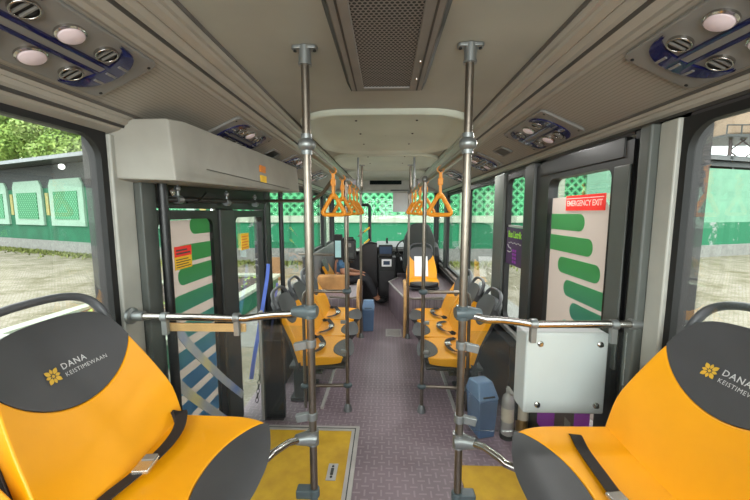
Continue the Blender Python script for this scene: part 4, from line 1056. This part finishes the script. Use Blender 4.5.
for s in (-1, 1):
    b = MB(); b.sphere((.69, .06*s, -.0), .05, (2.1, .95, .9), 14); b.build('shoe', M['rubber'], t, local=True)
b = MB(); b.sphere((.118, 0, .905), .098, (1.05, .92, 1.0), 18); b.v = [v for v in b.v]
b.build('hair', M['hair'], t, local=True)
for s in (-1, 1):
    MB().sphere((.222, .03*s, .868), .012, n=10).build('eye', M['white'], t, local=True)
    MB().sphere((.14, .088*s, .865), .022, (.8, .4, 1.2), 10).build('ear', M['skin'], t, local=True)
MB().sphere((.236, 0, .838), .016, (1, .8, 1.3), 10).build('nose', M['skin'], t, local=True)
MB().sphere((.218, 0, .806), .02, (.5, 1.1, .35), 10).build('mouth', mat('lips', (150, 84, 74), .5), t, local=True)
b = MB(); b.box(-1.0, -.56, 4.84, 4.98, .44, .68); tag(b.build('shoulder_bag', mat('bag_tan', (172, 124, 72), .7, var=.15), bevel=.03), 'tan bag standing beside the seated passenger at the front left', 'bag')

# ================================================================ RIBBONS AND CHAIN AT THE LEFT DOORS
def strap_thing(path, w, l, m, side=(0, .4, 1)):
    o = ribbon(smoothpath(path), w, .004, side).build('tie_strap', M[m]); tag(o, l, 'strap', 'tie straps at the left doors')
strap_thing([(-1.05, 1.62, 1.07), (-1.05, 1.68, .94), (-1.05, 2.0, .59), (-1.05, 2.34, .26)], .05, 'upper blue and yellow strap slanting down across the striped left door', 'ribbon', (0, 1, 1))
strap_thing([(-1.05, 1.60, .74), (-1.05, 1.72, .60), (-1.05, 1.95, .36), (-1.05, 2.15, .15)], .05, 'lower blue and yellow strap slanting down across the striped left door', 'ribbon', (0, 1, 1))
strap_thing([(-1.05, 2.97, 1.14), (-1.05, 2.93, 1.02), (-1.05, 2.74, .70), (-1.05, 2.58, .45), (-1.05, 2.50, .30)], .03, 'blue strap tied from the far door bar down into the open doorway', 'ribbond', (1, .4, 0))
strap_thing([(-1.0, 3.05, .95), (-1.0, 2.95, .75), (-1.0, 2.78, .42), (-1.0, 2.70, .20), (-1.0, 2.62, .05)], .02, 'thin violet strap hanging in the doorway beside the blue one', 'ribbonp', (1, .4, 0))
t = thing('chain', (-1.03, 2.6, .12), 'short dark chain hanging in the open left doorway', 'chain')
b = MB(); p0 = Vector((-1.03, 2.66, .34))
for k in range(9):
    c = p0 + Vector((0, -.014 * k, -.03 * k)); n = Vector((1, 0, 0)) if k % 2 else Vector((0, 1, .3)).normalized()
    ax = Vector((0, -.4, -1)).normalized(); bx = n.cross(ax).normalized()
    b.ring([c + ax * .02 * math.cos(a) + bx * .011 * math.sin(a) for a in [2*PI*i/12 for i in range(12)]], .0035, 6, nrm=n)
b.build('chain_links', M['frame'], t)

# ================================================================ OUTSIDE
sb('ground', M['ground'], (-60, 60, -30, 70, FL - .05, FL))
# left building: facade from far left to the front corner
A = Vector((-30, 24.6, 0)); Bc = Vector((-8.6, 16.0, 0))
dirv = (Bc - A).normalized(); L = (Bc - A).length
Wl = Matrix((Vector((dirv.x, dirv.y, 0)), Vector((dirv.y, -dirv.x, 0)) * -1, Vector((0, 0, 1)))).transposed().to_4x4(); Wl.translation = Vector((A.x, A.y, FL))
def facade(t, W, name, m, *bx, bevel=0):
    b = MB()
    for x in bx: b.box(*x, W)
    return b.build(name, m, t, bevel=bevel)
# local: x along the wall, y away from the bus (behind), z up from the ground
t = thing('green_building', (0, 0, 0), 'long low green building with pale mint window panels beyond the left window', 'building', M4=Wl)
facade(t, Wl, 'wall', M['green'], (0, L, 0, .3, .65, 4.0))
facade(t, Wl, 'footing', M['concrete'], (0, L, -.06, .3, 0, .68))
facade(t, Wl, 'upper_opening', M['roofdark'], (0, L, -.02, .3, 4.0, 5.4))
b = MB(); b.box(-1, L + 1, -1.2, 2.0, 5.45, 5.60, Wl); rf = b.build('roof', M['roofdark'], t)
b = MB(); b.box(-1, L + 1, -1.28, -1.2, 5.42, 5.62, Wl); b.build('roof_edge', M['roofedge'], rf)
b = MB(); b.sphere(Wl @ Vector((12.2, -.5, 5.12)), .16, n=12); b.build('eave_white_ball', mat('white_glow', (255, 255, 250), .5, emit=3), t)  # small glowing white ball below the roof edge
npan = 5; pitch = L / npan
for k in range(npan):
    x0 = k * pitch + .35; x1 = x0 + pitch * .80
    poly = [(x0, 1.65), (x1, 1.65), (x1, 4.15), (x1 - .25, 4.5), (x0 + .25, 4.5), (x0, 4.15)]
    b = MB(); b.prism(poly, lambda u, v, d: Wl @ Vector((u, d, v)), -.12, .05); f = b.build('window_panel', M['mint_pale'], t)
    b = MB(); b.box(x0 + .55, x1 - .55, -.16, -.10, 2.05, 3.75, Wl); b.build('window_lattice', M['lat2'], f)
    b = MB(); b.box(x1 + pitch * .06, x1 + pitch * .06 + .35, -.06, .02, 2.3, 3.7, Wl); b.build('louvre', M['louver'], t)
# front wall
t = thing('front_boundary_wall', (0, 17, FL), 'green wall with a diamond lattice ahead of the bus windscreen', 'wall')
b = MB(); b.box(-8.7, 9.7, 17.0, 17.25, FL + .68, FL + 1.98); b.build('green_band', M['green_peel'], t)
b = MB(); b.box(-8.7, 9.7, 16.95, 17.25, FL, FL + .68); b.build('footing', M['concrete'], t)
b = MB(); b.box(-8.7, 9.7, 16.9, 17.25, FL + 1.98, FL + 2.32); b.build('cream_band', M['cream'], t)
b = MB(); b.box(-8.7, 9.7, 17.05, 17.2, FL + 2.32, FL + 4.6); b.build('lattice_screen', M['lat'], t)
for x in (-8.4, -3.0, 3.9, 8.3):
    b = MB(); b.box(x - .28, x + .28, 16.85, 17.3, FL + .68, FL + 4.7); b.build('pier', M['cream'], t)
b = MB(); b.box(-8.8, 9.8, 16.7, 17.6, FL + 4.6, FL + 4.8); b.build('coping', M['mint_pale'], t)
# right wall
A2 = Vector((9.7, 17.0, 0)); B2 = Vector((34, 25.0, 0)); d2v = (B2 - A2).normalized(); L2 = (B2 - A2).length
Wr = Matrix((Vector((d2v.x, d2v.y, 0)), Vector((-d2v.y, d2v.x, 0)), Vector((0, 0, 1)))).transposed().to_4x4(); Wr.translation = Vector((A2.x, A2.y, FL))
t = thing('mint_boundary_wall', (0, 0, 0), 'long mint wall with a peeling green lower band beyond the right window', 'wall', M4=Wr)
b = MB(); b.box(0, L2, 0, .25, 1.9, 4.9, Wr); b.build('mint_band', M['mint'], t)
b = MB(); b.box(0, L2, -.02, .25, .62, 1.92, Wr); b.build('green_band', M['green_peel'], t)
b = MB(); b.box(0, L2, -.25, .25, 0, .64, Wr); b.build('footing', M['concrete'], t)
t = thing('shed_roof', (24, 27, 4), 'dark corrugated shed roof showing above the mint wall', 'roof', M4=Wr)
b = MB(); b.add([Wr @ Vector(p) for p in ((-1, 1.0, 5.6), (L2, 1.0, 5.6), (L2, 4, 6.6), (-1, 4, 6.6))], [(0, 1, 2, 3)]); b.build('roof_sheet', M['roofdark'], t)
b = MB(); b.box(-1, L2, 3.9, 4.0, 0, 6.4, Wr); b.build('back_wall', M['roofdark'], t)
b = MB()
for i in range(12): b.box(i * 2.2, i * 2.2 + .15, 1.5, 1.65, 0, 6.0, Wr)
b.box(-1, L2, 1.4, 1.5, 5.3, 5.6, Wr)
b.build('roof_frame', M['frame'], t)
# water tower
t = thing('water_tower', (28.5, 30, FL), 'beige water tank on a rusty lattice tower behind the mint wall', 'water tower')
b = MB(); b.box(27.3, 31.5, 28.5, 31.5, 7.7, 11.0); b.build('tank', M['tank'], t, bevel=.2)
b = MB(); b.box(26.3, 31.8, 28, 32, 7.4, 7.6); b.build('platform', M['frame'], t)
b = MB()
for x in (27.6, 29.6):
    for y in (29, 31): b.tube([(x, y, FL), (x, y, 7.4)], .10, 6)
for z in (5, 6.5): 
    b.tube([(27.6, 29, z), (29.6, 29, z + 1.5)], .06, 6); b.tube([(29.6, 29, z), (27.6, 29, z + 1.5)], .06, 6)
b.build('tower_legs', M['brown'], t)
b = MB(); b.tube([(26.4, 28.1, 8.3), (31.7, 28.1, 8.3)], .05, 6)
for x in (26.4, 27.5, 28.6): b.tube([(x, 28.1, 7.6), (x, 28.1, 8.3)], .05, 6)
b.build('railing', M['frame'], t)
# trees behind the left building
def tree(x, y, h, r, l, m):
    t = thing('tree', (x, y, FL), l, 'tree', 'trees behind the green building')
    MB().tube([(x, y, FL), (x + .2, y, h * .4), (x - .1, y, h * .72)], [.32, .24, .12], 8).build('trunk', M['trunk'], t)
    b = MB(); rnd = random.Random(int(x * 10))
    blobs = [(Vector((x + rnd.uniform(-r, r) * .7, y + rnd.uniform(-r, r) * .5, h * .62 + rnd.uniform(-.36, .40) * h * .8)), r * rnd.uniform(.35, .6)) for _ in range(13)]
    for c, q in blobs:
        for i in range(900):
            d = Vector((rnd.gauss(0, 1), rnd.gauss(0, 1), rnd.gauss(0, 1))).normalized(); p = c + d * q * rnd.uniform(.6, 1.05)
            a = Vector((rnd.gauss(0, 1), rnd.gauss(0, 1), rnd.gauss(0, .6))).normalized() * rnd.uniform(.12, .24); e = a.cross(d).normalized() * rnd.uniform(.07, .13)
            b.add([p - a, p - e, p + a, p + e], [(0, 1, 2, 3)])
    b.build('crown', M[m], t, smooth=0)
for x, y, h, r, l, m in ((-45, 39, 14, 3.0, 'leafy tree farthest left above the green building roof', 'leaf'), (-40.5, 36.5, 13, 2.9, 'light green tree second from the left above the green roof', 'leaf2'),
     (-36, 34, 12.5, 2.8, 'bushy dark tree in the middle of the left window above the roof', 'leaf'), (-31.8, 32.2, 12.5, 2.7, 'light green tree right of the middle in the left window', 'leaf2'), (-27.6, 30.4, 11.5, 2.6, 'green tree just inside the left window pillar', 'leaf'), (-23.3, 28.5, 11, 2.5, 'light green tree hidden mostly by the left window pillar', 'leaf2')):
    tree(x, y, h, r, l, m)
# planter seen through the open doorway
t = thing('planter', (-4.9, 7.8, FL), 'green walled planter with a white rim and dark soil outside the left doorway', 'planter')
b = MB(); b.box(-6.4, -3.45, 5.0, 10.6, FL, FL + .45); b.build('planter_wall', M['green'], t)
b = MB(); b.band(rrect(-6.5, -3.38, 4.9, 10.7, .01, 1), rrect(-6.25, -3.62, 5.15, 10.45, .01, 1), onz(FL + .45), 0, .08); b.build('planter_rim', M['cream'], t)
b = MB(); b.box(-6.26, -3.61, 5.14, 10.46, FL + .40, FL + .47); b.build('soil', M['soil'], t)
b = MB(); rnd = random.Random(3)
for i in range(200):
    x, y = rnd.uniform(-6.2, -3.7), rnd.uniform(5.2, 10.4); h = rnd.uniform(.03, .09)
    a = rnd.uniform(0, 6.28); dx, dy = math.cos(a) * .05, math.sin(a) * .05
    b.add([(x - dx, y - dy, FL + .47), (x + dx, y + dy, FL + .47), (x + dy * 1.5, y - dx * 1.5, FL + .47 + h)], [(0, 1, 2)])
o = b.build('planted_weeds', M['leaf'], t, smooth=0); o['kind'] = 'stuff'
b = MB(); b.box(-3.38, 3.5, 6.0, 14.6, FL, FL + .012); o = struct(b.build('path', M['concrete'])) 
t = thing('notice_board', (-3.6, 11.0, FL), 'brown board standing outside beyond the left doorway', 'board')
b = MB(); b.box(-3.95, -3.35, 10.95, 11.0, FL + .25, FL + 1.02); b.build('board', mat('board_brown', (150, 112, 76), .8), t)
b = MB()
for x in (-3.9, -3.4): b.box(x - .04, x + .04, 11.0, 11.06, FL, FL + 1.06)
b.build('board_posts', M['brown'], t)
# grass strips
b = MB(); rnd = random.Random(9)
for i in range(5200):
    if i < 2600: x = rnd.uniform(-9, 9.5); y = 16.7 - abs(rnd.gauss(0, .7))
    else: x = rnd.uniform(-28, -9); y = 24.2 - .40 * (x + 28.9) - .5 - abs(rnd.gauss(0, .5))
    h = rnd.uniform(.06, .2); a = rnd.uniform(0, 6.28); dx, dy = math.cos(a) * .05, math.sin(a) * .05
    b.add([(x - dx, y - dy, FL), (x + dx, y + dy, FL), (x + dy * 2, y - dx * 2, FL + h)], [(0, 1, 2)])
o = b.build('grass', M['grass'], None, smooth=0); tag(o, 'thin strip of grass along the foot of the green walls', 'grass', kind='stuff')

# ================================================================ LIGHT, CAMERA
w = bpy.data.worlds.new('sky'); bpy.context.scene.world = w; w.use_nodes = True
t = w.node_tree; bg = t.nodes['Background']
tc = t.nodes.new('ShaderNodeTexCoord'); sp = t.nodes.new('ShaderNodeSeparateXYZ'); t.links.new(tc.outputs['Generated'], sp.inputs[0])
r = t.nodes.new('ShaderNodeValToRGB'); r.color_ramp.elements[0].color = (.86, .92, .94, 1); r.color_ramp.elements[1].color = (1, 1, 1, 1); r.color_ramp.elements[0].position = 0; r.color_ramp.elements[1].position = .7
t.links.new(sp.outputs[2], r.inputs[0]); t.links.new(r.outputs[0], bg.inputs[0]); bg.inputs[1].default_value = 4.4
def area(name, loc, rot, sx, sy, e, col=(1, 1, 1)):
    l = bpy.data.lights.new(name, 'AREA'); l.shape = 'RECTANGLE'; l.size = sx; l.size_y = sy; l.energy = e; l.color = col
    o = bpy.data.objects.new(name, l); C.objects.link(o); o.location = loc; o.rotation_euler = rot; return o
area('rear_fill_light', (0, -1.1, 1.75), (math.radians(80), 0, 0), 2.0, .9, 66, (.97, 1, .97))  # added fill light behind the camera, no real fitting; brightens the cabin
for side, ys in (('left', (4.42,)), ('right', (2.02, 3.2, 4.34))):
    for y in ys:
        m4 = vent_matrix(side, y)
        for v in (-.060, .064):
            l = bpy.data.lights.new('duct_lamp', 'AREA'); l.shape = 'DISK'; l.size = .05; l.energy = 3.5; l.color = (1, .98, .94)
            o = bpy.data.objects.new('duct_lamp', l); C.objects.link(o)
            o.matrix_world = m4 @ Matrix.Translation((0, v, .034)) @ Matrix.Rotation(PI, 4, 'X')
sun = bpy.data.lights.new('sun', 'SUN'); sun.energy = 1.6; sun.angle = math.radians(40); so = bpy.data.objects.new('sun', sun); C.objects.link(so); so.rotation_euler = (math.radians(40), math.radians(-10), 0); so.location = (0, 0, 20)
cam = bpy.data.cameras.new('camera'); co = bpy.data.objects.new('camera', cam); C.objects.link(co)
cam.sensor_width = 36; cam.lens = 36 * 340 / 750; cam.clip_start = .02; cam.clip_end = 300
co.location = (0, 0, H); co.rotation_euler = (PI / 2 - math.atan(38 / 340), 0, math.atan(11 / 340))
sc = bpy.context.scene; sc.camera = co
sc.view_settings.view_transform = 'Standard'; sc.view_settings.exposure = 0.0
try: sc.cycles.use_denoising = True; sc.cycles.max_bounces = 12; sc.cycles.transparent_max_bounces = 24; sc.cycles.diffuse_bounces = 6
except Exception: pass
